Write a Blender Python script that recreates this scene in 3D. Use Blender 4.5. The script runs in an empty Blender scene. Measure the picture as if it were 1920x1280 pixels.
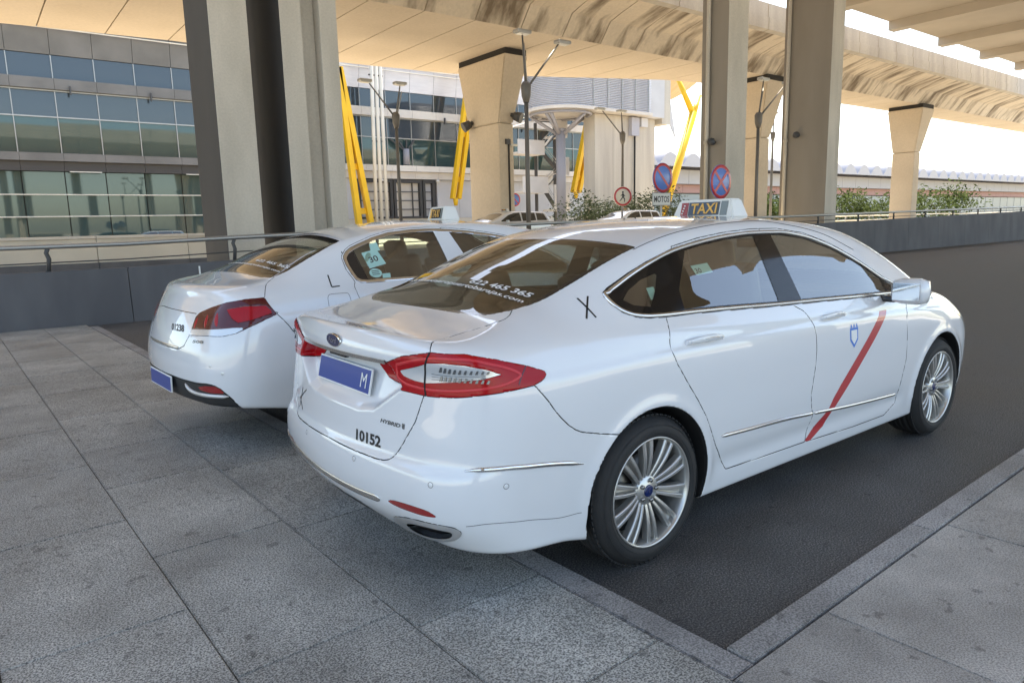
import bpy,bmesh,math,random
import numpy as np
from mathutils import Vector,Matrix
# ---------------------------------------------------------------- scene basics
sc=bpy.context.scene; COL=sc.collection
cd=bpy.data.cameras.new('camera'); cam=bpy.data.objects.new('camera',cd); COL.objects.link(cam); sc.camera=cam
CAM=(-2.216159,-2.824039,1.476999); YAW,PIT,ROL=0.9163507,0.1634557,-0.0248307
_f=Vector((math.cos(YAW)*math.cos(PIT),math.sin(YAW)*math.cos(PIT),-math.sin(PIT)))
_r=Vector((math.sin(YAW),-math.cos(YAW),0)); _u=_r.cross(_f)
_r2=_r*math.cos(ROL)+_u*math.sin(ROL); _u2=_u*math.cos(ROL)-_r*math.sin(ROL)
M3=Matrix((_r2,_u2,-_f)).transposed(); cam.matrix_world=Matrix.Translation(CAM)@M3.to_4x4()
cd.sensor_width=36; cd.lens=36*1319.46/1920; cd.clip_start=.05; cd.clip_end=6000
SUN_EL,SUN_AZ=math.radians(61),math.radians(48)      # direction to the sun, azimuth measured from +x
w=bpy.data.worlds.new('World'); sc.world=w; w.use_nodes=True
nt=w.node_tree; bg=nt.nodes['Background']; sky=nt.nodes.new('ShaderNodeTexSky'); sky.sky_type='NISHITA'; sky.sun_disc=False
sky.sun_elevation=SUN_EL; sky.sun_rotation=math.pi/2-SUN_AZ; sky.dust_density=2.5; sky.air_density=1.0; sky.altitude=600
nt.links.new(sky.outputs[0],bg.inputs[0]); bg.inputs[1].default_value=.14
sd=bpy.data.lights.new('sun','SUN'); sd.energy=4.2; sd.angle=math.radians(.53); sd.color=(1,.95,.86)
so=bpy.data.objects.new('sun',sd); COL.objects.link(so)
sv=Vector((math.cos(SUN_EL)*math.cos(SUN_AZ),math.cos(SUN_EL)*math.sin(SUN_AZ),math.sin(SUN_EL)))
so.rotation_euler=sv.to_track_quat('Z','Y').to_euler(); so.location=(0,-20,40)
sc.view_settings.view_transform='Standard'; sc.view_settings.look='None'; sc.view_settings.gamma=1; sc.view_settings.use_curve_mapping=False
sc.view_settings.exposure=2.0
sc.view_settings.use_white_balance=True; sc.view_settings.white_balance_temperature=7600; sc.view_settings.white_balance_tint=8
sc.render.engine='CYCLES'; sc.cycles.max_bounces=10; sc.cycles.diffuse_bounces=6; sc.cycles.glossy_bounces=5; sc.cycles.transparent_max_bounces=12
sc.cycles.caustics_reflective=False; sc.cycles.caustics_refractive=False; sc.cycles.sample_clamp_indirect=6
sc.cycles.use_denoising=True
R=random.Random(7)
# ---------------------------------------------------------------- materials
class NT:
    def __init__(s,m): s.m=m; s.t=m.node_tree; s.b=s.t.nodes['Principled BSDF']; s.o=s.t.nodes['Material Output']
    def n(s,k,**kw):
        x=s.t.nodes.new(k)
        for a,v in kw.items(): setattr(x,a,v)
        return x
    def l(s,a,b): s.t.links.new(a,b)
def mat(name,col,rough=.5,metal=0,coat=0,spec=None,coat_rough=.03):
    m=bpy.data.materials.new(name); m.use_nodes=True; b=m.node_tree.nodes['Principled BSDF']
    b.inputs['Base Color'].default_value=(*col,1); b.inputs['Roughness'].default_value=rough; b.inputs['Metallic'].default_value=metal
    b.inputs['Coat Weight'].default_value=coat; b.inputs['Coat Roughness'].default_value=coat_rough
    if spec is not None: b.inputs['Specular IOR Level'].default_value=spec
    return m
def noisy(name,col,col2,rough=.8,scale=4,detail=6,stretch=(1,1,1),lo=.35,hi=.65,bump=0,bscale=60,fine=0,fscale=90,extra=None,metal=0):
    """noise blend of two colours, fine grain and bump, in object coordinates"""
    m=mat(name,col,rough,metal); k=NT(m)
    tc=k.n('ShaderNodeTexCoord'); mp=k.n('ShaderNodeMapping'); mp.inputs['Scale'].default_value=stretch; k.l(tc.outputs['Object'],mp.inputs[0])
    n=k.n('ShaderNodeTexNoise'); n.inputs['Scale'].default_value=scale; n.inputs['Detail'].default_value=detail; k.l(mp.outputs[0],n.inputs['Vector'])
    r=k.n('ShaderNodeValToRGB'); r.color_ramp.elements[0].position=lo; r.color_ramp.elements[1].position=hi
    r.color_ramp.elements[0].color=(*col2,1); r.color_ramp.elements[1].color=(*col,1); k.l(n.outputs['Fac'],r.inputs[0]); out=r.outputs[0]
    if fine:
        f=k.n('ShaderNodeTexNoise'); f.inputs['Scale'].default_value=fscale; f.inputs['Detail'].default_value=3; k.l(tc.outputs['Object'],f.inputs['Vector'])
        fr=k.n('ShaderNodeMapRange'); fr.inputs[1].default_value=.3; fr.inputs[2].default_value=.7; fr.inputs[3].default_value=1-fine; fr.inputs[4].default_value=1+fine; k.l(f.outputs['Fac'],fr.inputs[0])
        mx=k.n('ShaderNodeVectorMath',operation='SCALE'); k.l(out,mx.inputs[0]); k.l(fr.outputs[0],mx.inputs['Scale']); out=mx.outputs[0]
    k.l(out,k.b.inputs['Base Color'])
    if bump:
        bn=k.n('ShaderNodeTexNoise'); bn.inputs['Scale'].default_value=bscale; bn.inputs['Detail'].default_value=4; k.l(tc.outputs['Object'],bn.inputs['Vector'])
        bp=k.n('ShaderNodeBump'); bp.inputs['Strength'].default_value=bump; bp.inputs['Distance'].default_value=.01; k.l(bn.outputs['Fac'],bp.inputs['Height']); k.l(bp.outputs[0],k.b.inputs['Normal'])
    return m
def glassmat(name,tint,ior=1.55,boost=0.0,rough=0.0):
    m=bpy.data.materials.new(name); m.use_nodes=True; k=NT(m); k.t.nodes.remove(k.b)
    tr=k.n('ShaderNodeBsdfTransparent'); tr.inputs[0].default_value=(*tint,1)
    gl=k.n('ShaderNodeBsdfGlossy'); gl.inputs['Roughness'].default_value=rough; gl.inputs[0].default_value=(1,1,1,1)
    fr=k.n('ShaderNodeFresnel'); ge=k.n('ShaderNodeNewGeometry'); io=k.n('ShaderNodeMapRange'); io.inputs[3].default_value=ior; io.inputs[4].default_value=1/ior; k.l(ge.outputs['Backfacing'],io.inputs[0]); k.l(io.outputs[0],fr.inputs[0]); mx=k.n('ShaderNodeMixShader'); fac=fr.outputs[0]
    if boost:
        ad=k.n('ShaderNodeMath',operation='ADD',use_clamp=True); ad.inputs[1].default_value=boost; k.l(fac,ad.inputs[0]); fac=ad.outputs[0]
    k.l(fac,mx.inputs[0]); k.l(tr.outputs[0],mx.inputs[1]); k.l(gl.outputs[0],mx.inputs[2]); k.l(mx.outputs[0],k.o.inputs[0])
    return m
MT={}
MT['paint']=mat('white_car_paint',(.76,.775,.80),.26,0,1.0,coat_rough=.015)
MT['paint'].node_tree.nodes['Principled BSDF'].inputs['Coat IOR'].default_value=1.6
MT['paint_silver']=mat('silver_car_paint',(.62,.64,.66),.3,.35,1.0)
MT['chrome']=mat('chrome_trim',(.70,.69,.67),.18,1)
MT['bright']=mat('bright_chrome',(.80,.80,.80),.08,1)
MT['black_gloss']=mat('black_gloss_trim',(.012,.012,.014),.08,0,.6)
MT['black']=mat('black_plastic',(.02,.02,.021),.55)
MT['liner']=mat('wheel_liner',(.008,.008,.009),.9)
MT['gap']=mat('shut_line_dark',(.012,.012,.013),.9)
MT['glass']=glassmat('rear_tinted_glass',(.42,.47,.41),1.55,.05)
MT['glass_side']=glassmat('side_glass',(.72,.81,.76),1.6,.13)
MT['glass_front']=glassmat('windscreen_glass',(.65,.72,.68),1.55,.03)
MT['interior']=mat('dark_trim_fabric',(.022,.020,.019),.85)
MT['seat']=noisy('seat_leather',(.055,.036,.028),(.035,.024,.02),.5,6)
MT['headliner']=mat('headliner',(.35,.33,.30),.9)
MT['lamp_red']=mat('red_lamp_plastic',(.40,.003,.008),.16,0,.15,spec=.25)
MT['lamp_dark']=mat('dark_red_lamp_plastic',(.085,.003,.007),.10,0,.5,spec=.4)
MT['lamp_clear']=mat('clear_lamp_lens',(.66,.68,.70),.16,.35,1.0)
MT['led']=mat('lamp_reflector',(.16,.17,.18),.25,.6,.5)
MT['tyre']=noisy('tyre_rubber',(.020,.020,.021),(.026,.025,.025),.72,14,bump=.15,bscale=140)
MT['rim']=mat('silver_alloy',(.58,.57,.55),.30,.75,.5)
MT['brake']=mat('brake_disc',(.18,.17,.16),.4,.9)
MT['nut']=mat('wheel_nut',(.30,.30,.30),.25,1)
MT['badge_blue']=mat('badge_blue',(.006,.018,.10),.15,0,1)
MT['plate_blue']=mat('blue_plate',(.010,.050,.30),.35,0,.3)
MT['white_print']=mat('white_lettering',(.82,.83,.82),.5)
MT['black_print']=mat('black_lettering',(.012,.012,.013),.45)
MT['red_stripe']=mat('red_door_stripe',(.52,.022,.03),.3,0,1.0)
MT['crest_blue']=mat('blue_emblem',(.05,.20,.62),.4)
MT['reflector']=mat('red_reflector',(.30,.008,.008),.12,0,1)
MT['sticker']=mat('pale_green_sticker',(.38,.62,.56),.6)
MT['sign_amber']=mat('amber_sign_letters',(.75,.42,.10),.5)
MT['sign_white']=mat('white_sign_plastic',(.72,.71,.66),.35,0,.4)
MT['sign_grey']=mat('grey_sign_lens',(.16,.18,.16),.2,0,.6)
MT['sign_red']=mat('red_sign_lens',(.30,.02,.01),.2,0,.5)
MT['satin']=mat('satin_silver_trim',(.62,.62,.62),.30,.65,.3)
MT['light_guide']=mat('red_light_guide',(.62,.035,.045),.15,0,.2,spec=.3)
MT['exhaust_in']=mat('exhaust_dark',(.006,.006,.007),.5)
# ---------------------------------------------------------------- object helpers
def link(o,parent=None):
    COL.objects.link(o)
    if parent is not None: o.parent=parent
    return o
def tag(o,label=None,cat=None,group=None,kind=None):
    if label: o['label']=label
    if cat: o['category']=cat
    if group: o['group']=group
    if kind: o['kind']=kind
    return o
def empty(name,loc=(0,0,0),rz=0):
    o=bpy.data.objects.new(name,None); COL.objects.link(o); o.location=loc; o.rotation_euler=(0,0,rz); o.empty_display_size=.2; return o
def mesh_np(name,V,F,m,parent=None,N=None,smooth=True):
    V=np.asarray(V,np.float32); F=np.asarray(F,np.int32); k=F.shape[1]
    me=bpy.data.meshes.new(name); me.vertices.add(len(V)); me.vertices.foreach_set('co',V.ravel())
    me.loops.add(F.size); me.loops.foreach_set('vertex_index',F.ravel()); me.polygons.add(len(F))
    me.polygons.foreach_set('loop_start',np.arange(0,F.size,k,dtype=np.int32)); me.polygons.foreach_set('use_smooth',np.full(len(F),smooth))
    me.update(calc_edges=True); me.validate()
    if N is not None: me.normals_split_custom_set_from_vertices(np.asarray(N,np.float32))
    if m: me.materials.append(m)
    return link(bpy.data.objects.new(name,me),parent)
class MB:
    """collects shapes, then builds ONE mesh object"""
    def __init__(s): s.bm=bmesh.new()
    def box(s,c,d,rz=0,rot=None,bev=0,mi=0):
        ret=bmesh.ops.create_cube(s.bm,size=1); vs=ret['verts']
        mtx=Matrix.Translation(c)@(rot.to_4x4() if rot is not None else Matrix.Rotation(rz,4,'Z'))@Matrix.Diagonal((*d,1))
        bmesh.ops.transform(s.bm,matrix=mtx,verts=vs)
        fs={f for v in vs for f in v.link_faces}
        if bev:
            es={e for v in vs for e in v.link_edges}
            r=bmesh.ops.bevel(s.bm,geom=list(es),offset=bev,segments=2,affect='EDGES',profile=.6)
            fs=set(r['faces'])|{f for f in fs if f.is_valid}
        for f in fs: f.material_index=mi
        return s
    def bar(s,a,b,wd,ht,mi=0,up=Vector((0,0,1)),bev=0):
        a=Vector(a); b=Vector(b); z=(b-a); L=z.length; z.normalize(); x=up.cross(z)
        if x.length<1e-4: x=Vector((1,0,0))
        x.normalize(); y=z.cross(x); return s.box((a+b)/2,(wd,ht,L),rot=Matrix((x,y,z)).transposed(),mi=mi,bev=bev)
    def tube(s,pts,r,seg=10,mi=0,caps=True,r1=None):
        pts=[Vector(p) for p in pts]; rings=[]; n=len(pts); px=None
        for i,p in enumerate(pts):
            t=(pts[min(i+1,n-1)]-pts[max(i-1,0)]).normalized()
            x=(px-t*px.dot(t)) if px is not None else t.orthogonal()
            x.normalize(); px=x; y=t.cross(x); rr=r if r1 is None else r+(r1-r)*i/(n-1)
            rings.append([s.bm.verts.new(p+x*rr*math.cos(2*math.pi*k/seg)+y*rr*math.sin(2*math.pi*k/seg)) for k in range(seg)])
        for a,b in zip(rings,rings[1:]):
            for k in range(seg):
                f=s.bm.faces.new((a[k],a[(k+1)%seg],b[(k+1)%seg],b[k])); f.material_index=mi; f.smooth=True
        if caps:
            for q in (rings[0][::-1],rings[-1]):
                f=s.bm.faces.new(q); f.material_index=mi
        return s
    def lathe(s,prof,axis='z',c=(0,0,0),seg=48,mi=0,smooth=True,arc=1.0):
        rings=[]; c=Vector(c)
        for k in range(seg if arc==1 else seg+1):
            a=2*math.pi*arc*k/seg; ca,sa=math.cos(a),math.sin(a)
            rings.append([s.bm.verts.new(c+(Vector((r*ca,r*sa,h)) if axis=='z' else Vector((r*ca,h,r*sa)))) for r,h in prof])
        m=len(rings)
        for k in range(m if arc==1 else m-1):
            a,b=rings[k],rings[(k+1)%m]
            for i in range(len(prof)-1):
                q=[a[i],b[i],b[i+1],a[i+1]]
                if axis!='z': q=q[::-1]
                try:
                    f=s.bm.faces.new(q); f.material_index=mi; f.smooth=smooth
                except ValueError: pass
        return s
    def poly(s,pts,mi=0):
        f=s.bm.faces.new([s.bm.verts.new(p) for p in pts]); f.material_index=mi; return s
    def prism(s,pts,vec,mi=0):
        vec=Vector(vec); a=[s.bm.verts.new(p) for p in pts]; b=[s.bm.verts.new(Vector(p)+vec) for p in pts]; n=len(a)
        fs=[s.bm.faces.new(a[::-1]),s.bm.faces.new(b)]+[s.bm.faces.new((a[k],a[(k+1)%n],b[(k+1)%n],b[k])) for k in range(n)]
        for f in fs: f.material_index=mi
        return s
    def build(s,name,m,parent=None,fixn=True,data_only=False):
        if fixn: bmesh.ops.recalc_face_normals(s.bm,faces=s.bm.faces)
        me=bpy.data.meshes.new(name); s.bm.to_mesh(me); s.bm.free()
        for q in (m if isinstance(m,(list,tuple)) else [m]): me.materials.append(q)
        if data_only: return me
        return link(bpy.data.objects.new(name,me),parent)
def obj(name,me,parent=None,loc=(0,0,0),rz=0):
    o=bpy.data.objects.new(name,me); o.location=loc; o.rotation_euler=(0,0,rz); return link(o,parent)
def text_mesh(txt,bold=0.0,shear=0.0,spacing=1.0):
    cu=bpy.data.curves.new('lettering','FONT'); cu.body=txt; cu.offset=bold; cu.shear=shear; cu.space_character=spacing; cu.resolution_u=3; cu.size=1
    o=bpy.data.objects.new('lettering',cu); COL.objects.link(o); dg=bpy.context.evaluated_depsgraph_get(); dg.update()
    me=bpy.data.meshes.new_from_object(o.evaluated_get(dg)); bpy.data.objects.remove(o); bpy.data.curves.remove(cu)
    V=np.array([v.co[:] for v in me.vertices]); me.calc_loop_triangles(); T=np.array([t.vertices[:] for t in me.loop_triangles])
    bpy.data.meshes.remove(me)
    lo=V.min(0); hi=V.max(0); V=(V-lo)/(hi-lo+1e-9); V[:,2]=0
    return V,T,(hi-lo)[0]/(hi-lo)[1]
def flat_text(name,txt,O,U,Vv,m,parent,bold=.012,shear=0,off=.002):
    """lettering stretched to the parallelogram O + u*U + v*Vv, lifted by off along U x Vv"""
    V,T,_=text_mesh(txt,bold,shear); O,U,Vv=map(lambda q:np.array(q,float),(O,U,Vv)); n=np.cross(U,Vv); n/=np.linalg.norm(n)
    return mesh_np(name,O+V[:,:1]*U+V[:,1:2]*Vv+n*off,T,m,parent,smooth=False)
# ---------------------------------------------------------------- ground, kerbs, paving
KY=math.radians(1.53); KC,KS=math.cos(KY),math.sin(KY)
def kw(p,q,z=0): return Vector((p*KC-q*KS,p*KS+q*KC,z))      # kerb frame -> world
def stone(name,base,speck,dark,rough=.72,scale=150,bump=.25,contrast=(.40,.60)):
    m=mat(name,base,rough); k=NT(m); g=k.n('ShaderNodeNewGeometry'); oi=k.n('ShaderNodeObjectInfo')
    n1=k.n('ShaderNodeTexNoise'); n1.inputs['Scale'].default_value=scale; n1.inputs['Detail'].default_value=3; n1.inputs['Roughness'].default_value=.7; k.l(g.outputs['Position'],n1.inputs['Vector'])
    r=k.n('ShaderNodeValToRGB'); e=r.color_ramp.elements; e[0].position=contrast[0]; e[0].color=(*dark,1); e[1].position=contrast[1]; e[1].color=(*speck,1)
    x=r.color_ramp.elements.new(.5); x.color=(*base,1); k.l(n1.outputs['Fac'],r.inputs[0])
    n2=k.n('ShaderNodeTexNoise'); n2.inputs['Scale'].default_value=1.7; n2.inputs['Detail'].default_value=6; n2.inputs['Roughness'].default_value=.62; k.l(g.outputs['Position'],n2.inputs['Vector'])
    mr=k.n('ShaderNodeMapRange'); mr.inputs[1].default_value=.32; mr.inputs[2].default_value=.68; mr.inputs[3].default_value=.66; mr.inputs[4].default_value=1.22; k.l(n2.outputs['Fac'],mr.inputs[0])
    mo=k.n('ShaderNodeMapRange'); mo.inputs[3].default_value=.90; mo.inputs[4].default_value=1.09; k.l(oi.outputs['Random'],mo.inputs[0])
    mu=k.n('ShaderNodeMath',operation='MULTIPLY'); k.l(mr.outputs[0],mu.inputs[0]); k.l(mo.outputs[0],mu.inputs[1])
    sc_=k.n('ShaderNodeVectorMath',operation='SCALE'); k.l(r.outputs[0],sc_.inputs[0]); k.l(mu.outputs[0],sc_.inputs['Scale'])
    # scattered dark spots (oil, chewing gum)
    v=k.n('ShaderNodeTexNoise'); v.inputs['Scale'].default_value=13; v.inputs['Detail'].default_value=2; k.l(g.outputs['Position'],v.inputs['Vector'])
    vr=k.n('ShaderNodeMapRange'); vr.inputs[1].default_value=.665; vr.inputs[2].default_value=.71; vr.inputs[3].default_value=1; vr.inputs[4].default_value=.62; k.l(v.outputs['Fac'],vr.inputs[0])
    s2=k.n('ShaderNodeVectorMath',operation='SCALE'); k.l(sc_.outputs[0],s2.inputs[0]); k.l(vr.outputs[0],s2.inputs['Scale'])
    k.l(s2.outputs[0],k.b.inputs['Base Color'])
    rr=k.n('ShaderNodeMapRange'); rr.inputs[1].default_value=.3; rr.inputs[2].default_value=.7; rr.inputs[3].default_value=rough-.14; rr.inputs[4].default_value=rough+.12; k.l(n2.outputs['Fac'],rr.inputs[0]); k.l(rr.outputs[0],k.b.inputs['Roughness'])
    bp=k.n('ShaderNodeBump'); bp.inputs['Strength'].default_value=bump; bp.inputs['Distance'].default_value=.006; k.l(n1.outputs['Fac'],bp.inputs['Height']); k.l(bp.outputs[0],k.b.inputs['Normal']); return m
MT['granite']=stone('flamed_granite',(.36,.352,.325),(.62,.605,.56),(.115,.112,.106),.60,140)
MT['granite_right']=stone('pale_granite',(.40,.375,.345),(.52,.49,.455),(.24,.225,.21),.70,150)
MT['kerb']=stone('kerb_granite',(.33,.315,.305),(.46,.44,.425),(.18,.175,.17),.70,120)
MT['asphalt']=stone('asphalt',(.082,.079,.077),(.27,.26,.25),(.020,.020,.021),.70,130,.7,(.34,.70))
MT['joint']=mat('joint_mortar',(.11,.105,.098),.95)
MT['road']=noisy('worn_road',(.46,.41,.34),(.40,.355,.29),.85,.6,6,fine=.1,fscale=20)
MT['earth']=noisy('dry_ground',(.36,.31,.22),(.28,.25,.17),.95,.15,8,fine=.1,fscale=5)
b=MB(); b.box((400,700,-1.0),(3600,2700,1.0)); g_=b.build('far_ground',MT['earth']); g_['kind']='structure'; g_.location=(0,0,0)
b=MB(); b.poly([kw(-60,-60,-.008),kw(90,-60,-.008),kw(90,10.75,-.008),kw(-60,10.75,-.008)]); o=b.build('pavement',MT['joint'],fixn=False); o['kind']='structure'; PAV=o
b=MB(); b.prism([kw(-.325,-1.485,-.2),kw(70,-1.485,-.2),kw(70,10.6,-.2),kw(-.325,10.6,-.2)],(0,0,.200)); o=b.build('asphalt_bay',MT['asphalt']); o['kind']='structure'
b=MB(); q_=[(-120,-.6),(300,-.6),(300,.6),(17,.6),(15,.56),(8,.17),(6,.12),(-120,.12)]; b.prism([(x_,11.36,z_) for x_,z_ in q_],(0,60-11.36,0)); o=b.build('upper_road',MT['road']); o['kind']='structure'
b=MB(); b.prism([kw(-200,-200,-.3),kw(-4.75,-200,-.3),kw(-4.75,10.7,-.3),kw(-200,10.7,-.3)],(0,0,.318)); o=b.build('rear_pavement',MT['granite_right']); o['kind']='structure'
b=MB(); b.prism([kw(-4.74,-200,-.3),kw(200,-200,-.3),kw(200,-5.25,-.3),kw(-4.74,-5.25,-.3)],(0,0,.318)); o=b.build('side_pavement',MT['granite_right']); o['kind']='structure'
b=MB(); b.prism([kw(14.7,-5.24,-.3),kw(200,-5.24,-.3),kw(200,-1.61,-.3),kw(14.7,-1.61,-.3)],(0,0,.318)); o=b.build('far_pavement',MT['granite_right']); o['kind']='structure'
_slab={}
def slab(name,p0,p1,q0,q1,m,z=.02,gap=.004,parent=PAV,th=.08):
    key=(round(p1-p0,3),round(q1-q0,3),m.name)
    if key not in _slab:
        b=MB(); b.box((0,0,-th/2),(p1-p0-gap,q1-q0-gap,th),bev=0)
        bmesh.ops.bevel(b.bm,geom=[e for e in b.bm.edges if all(v.co.z>-.001 for v in e.verts)],offset=.005,segments=2,affect='EDGES')
        _slab[key]=b.build(name,m,data_only=True)
    o=obj(name,_slab[key],parent,kw((p0+p1)/2,(q0+q1)/2,z+R.uniform(-.0012,.0012)),KY); o.rotation_euler=(R.uniform(-.001,.001),R.uniform(-.001,.001),KY); return o
rows=[-.467,-1.075,-1.682,-2.29,-2.90,-3.51,-4.12,-4.73]
J={0:[-3.6,-2.45,-1.30,-.66,.49,1.64,2.79,3.94],1:[-3.97,-2.82,-1.67,-.52,.63,1.78,2.66,3.81],2:[-3.4,-2.25,-1.1,.05,1.2,2.35,3.5]}
for i in range(len(rows)-1):
    js=list(J.get(i,[-3.5+R.uniform(0,1)+1.15*k for k in range(6)]))
    while js[-1]<10: js.append(js[-1]+1.15)
    js=[-5.2]+js
    for a,c in zip(js,js[1:]): slab('paving_slab',rows[i+1],rows[i],a,min(c,10.7),MT['granite'])
qr=[-1.597,-2.2,-2.81,-3.42,-4.03,-4.64,-5.25]
for i in range(len(qr)-1):
    js=[-.46] + [.137+(.52 if i%2 else 0)+1.15*k for k in range(12)] if i else [-.46]+[.137+1.15*k for k in range(12)]
    js.append(14.7)
    for a,c in zip(js,js[1:]): 
        if c-a>.05: slab('paving_slab',a,c,qr[i+1],qr[i],MT['granite_right'])
js=[-1.594+1.2*k for k in range(11)]
for a,c in zip(js,js[1:]): slab('kerb_stone',-.462,-.335,a,c,MT['kerb'],z=.016,gap=.005,th=.2)
js=[-.332+1.5*k for k in range(11)]
for a,c in zip(js,js[1:]): slab('kerb_stone',a,c,-1.592,-1.482,MT['kerb'],z=.024,gap=.005,th=.2)
# ---------------------------------------------------------------- concrete
MT['conc']=noisy('grey_concrete',(.66,.60,.515),(.50,.455,.385),.85,1.3,9,(1,1,.30),.3,.7,bump=.06,bscale=30,fine=.06,fscale=25)
MT['conc_dark']=noisy('dark_column_face',(.062,.060,.060),(.048,.047,.048),.8,1.2,6,(1,1,.3),.3,.7,bump=.05,bscale=30)  # shade of the sides turned from the light, put into the colour
MT['conc_warm']=noisy('warm_concrete',(.62,.535,.43),(.54,.46,.36),.88,.35,9,(1,1,1),.3,.7,fine=.05,fscale=8)
MT['conc_stain']=noisy('stained_concrete',(.68,.595,.48),(.20,.155,.11),.9,1.25,9,(1.1,.22,.4),.34,.54,fine=.06,fscale=8)
MT['conc_pale']=noisy('pale_concrete',(.58,.54,.47),(.46,.42,.37),.88,.8,8,(1.4,1,.12),.35,.65,fine=.05,fscale=10)
MT['conc_mid']=noisy('deck_concrete',(.30,.285,.26),(.24,.23,.21),.9,.4,6,fine=.05,fscale=10)
MT['deck_under']=noisy('overhead_concrete',(.58,.51,.42),(.50,.44,.36),.9,.3,7)
MT['barrier']=noisy('barrier_concrete',(.135,.135,.145),(.10,.10,.11),.8,1.5,7,(1,1,.4),bump=.04)
MT['steel']=mat('galvanised_steel',(.40,.40,.39),.38,.7)
MT['dark_steel']=mat('dark_grey_steel',(.075,.075,.078),.5,.3)
MT['lamp_post']=mat('lamp_post_grey',(.14,.135,.13),.5,.3)
MT['grey_paint']=mat('grey_painted_steel',(.30,.29,.31),.5)
MT['yellow']=noisy('yellow_painted_steel',(.80,.47,.015),(.74,.42,.012),.45,.7,4)
MT['white_steel']=noisy('off_white_steel',(.72,.68,.60),(.62,.58,.51),.5,.8,5)
MT['bearing']=mat('bearing_shadow_strip',(.03,.028,.026),.9)  # near-black: shade of the gap over the piers as colour; also on pipes
def Pz(xs,x): return float(np.interp(x,[a for a,_ in xs],[c for _,c in xs]))
# overhead deck carried by the grey columns (above the frame: it shades the cars and shows in the paint)
b=MB(); b.box((30.5,3.95,13.3),(79,28.3,1.2)); o=b.build('overhead_deck',MT['deck_under']); tag(o,'wide grey concrete deck overhead resting on the grey columns','deck')
for k in range(11):
    b=MB(); b.box((-5+6.8*k,3.95,12.45),(.7,28.3,.5)); b.build('added_deck_rib',MT['deck_under'],o)  # unseen ribs added to enrich the reflections in the cars
def column(name,label,parts,cx,cy,extra=None):
    e=empty(name,(cx,cy,0)); tag(e,label,'column','tall grey columns under the overhead deck')
    for nm_,(x0,x1,y0,y1),mm in parts:
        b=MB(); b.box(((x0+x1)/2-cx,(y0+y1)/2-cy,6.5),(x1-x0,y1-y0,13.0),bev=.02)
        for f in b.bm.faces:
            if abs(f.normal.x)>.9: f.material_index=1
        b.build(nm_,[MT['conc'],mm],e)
    return e
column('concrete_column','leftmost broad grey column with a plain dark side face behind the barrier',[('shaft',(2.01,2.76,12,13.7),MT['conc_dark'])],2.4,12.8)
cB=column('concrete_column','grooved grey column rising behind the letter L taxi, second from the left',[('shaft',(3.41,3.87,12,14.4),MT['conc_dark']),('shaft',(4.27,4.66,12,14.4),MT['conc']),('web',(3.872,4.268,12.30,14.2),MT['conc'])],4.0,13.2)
MT['conc_brown']=noisy('shaded_column_face',(.32,.285,.245),(.26,.23,.195),.85,.9,7,(1,1,.25),.3,.7)  # darker x-facing sides: their shade is painted into this concrete
c1=column('concrete_column','grey column with a white drainpipe, behind the round sign above the roof light',[('shaft',(18.4,19.5,12,13.05),MT['conc_brown'])],18.95,12.5)
c2=column('concrete_column','rightmost grey column with stepped edge and drainpipe on its left',[('shaft',(24.9,25.5,12,14.0),MT['conc_brown']),('shaft',(25.9,26.25,12.25,14.0),MT['conc']),('web',(25.502,25.898,12.5,13.8),MT['conc_brown'])],25.4,13)
for xx_,lb in ((-6.5,'added unseen column behind the camera, for reflections in the cars'),(14,'added unseen column far to the right of the hybrid, for reflections in the cars'),(33,'added unseen column, last along the deck edge, for reflections in the cars')):
    column('concrete_column',lb,[('shaft',(xx_-.55,xx_+.55,-9.6,-8.2),MT['conc_brown'])],xx_,-8.9)  # added out of view so the car bodies have columns to reflect
def pipe(par,x,y,cx,cy,zj,mm):
    b=MB(); b.tube([(x-cx,y-cy,.5),(x-cx,y-cy,12.9)],.07,12); b.build('drainpipe',mm,par)
    b=MB(); b.tube([(x-cx,y-cy,zj-.06),(x-cx,y-cy,zj+.06)],.095,12); b.build('pipe_bracket',mm,par)
def ball(par,x,y,z,cx,cy):
    b=MB(); b.tube([(x-cx,y-cy,z),(x-cx-.16,y-cy,z)],.03,8); b.lathe([(0,.14),(.10,.11),(.14,0),(.12,-.08),(0,-.12)],c=(x-cx-.24,y-cy,z),seg=16); b.build('spotlight',MT['dark_steel'],par)
pipe(c1,18.30,12.72,18.95,12.5,4.1,MT['conc']); ball(c1,18.4,12.42,4.08,18.95,12.5)
pipe(c2,24.80,13.75,25.4,13,4.6,MT['conc']); ball(c2,24.9,13.2,4.75,25.4,13)
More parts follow.
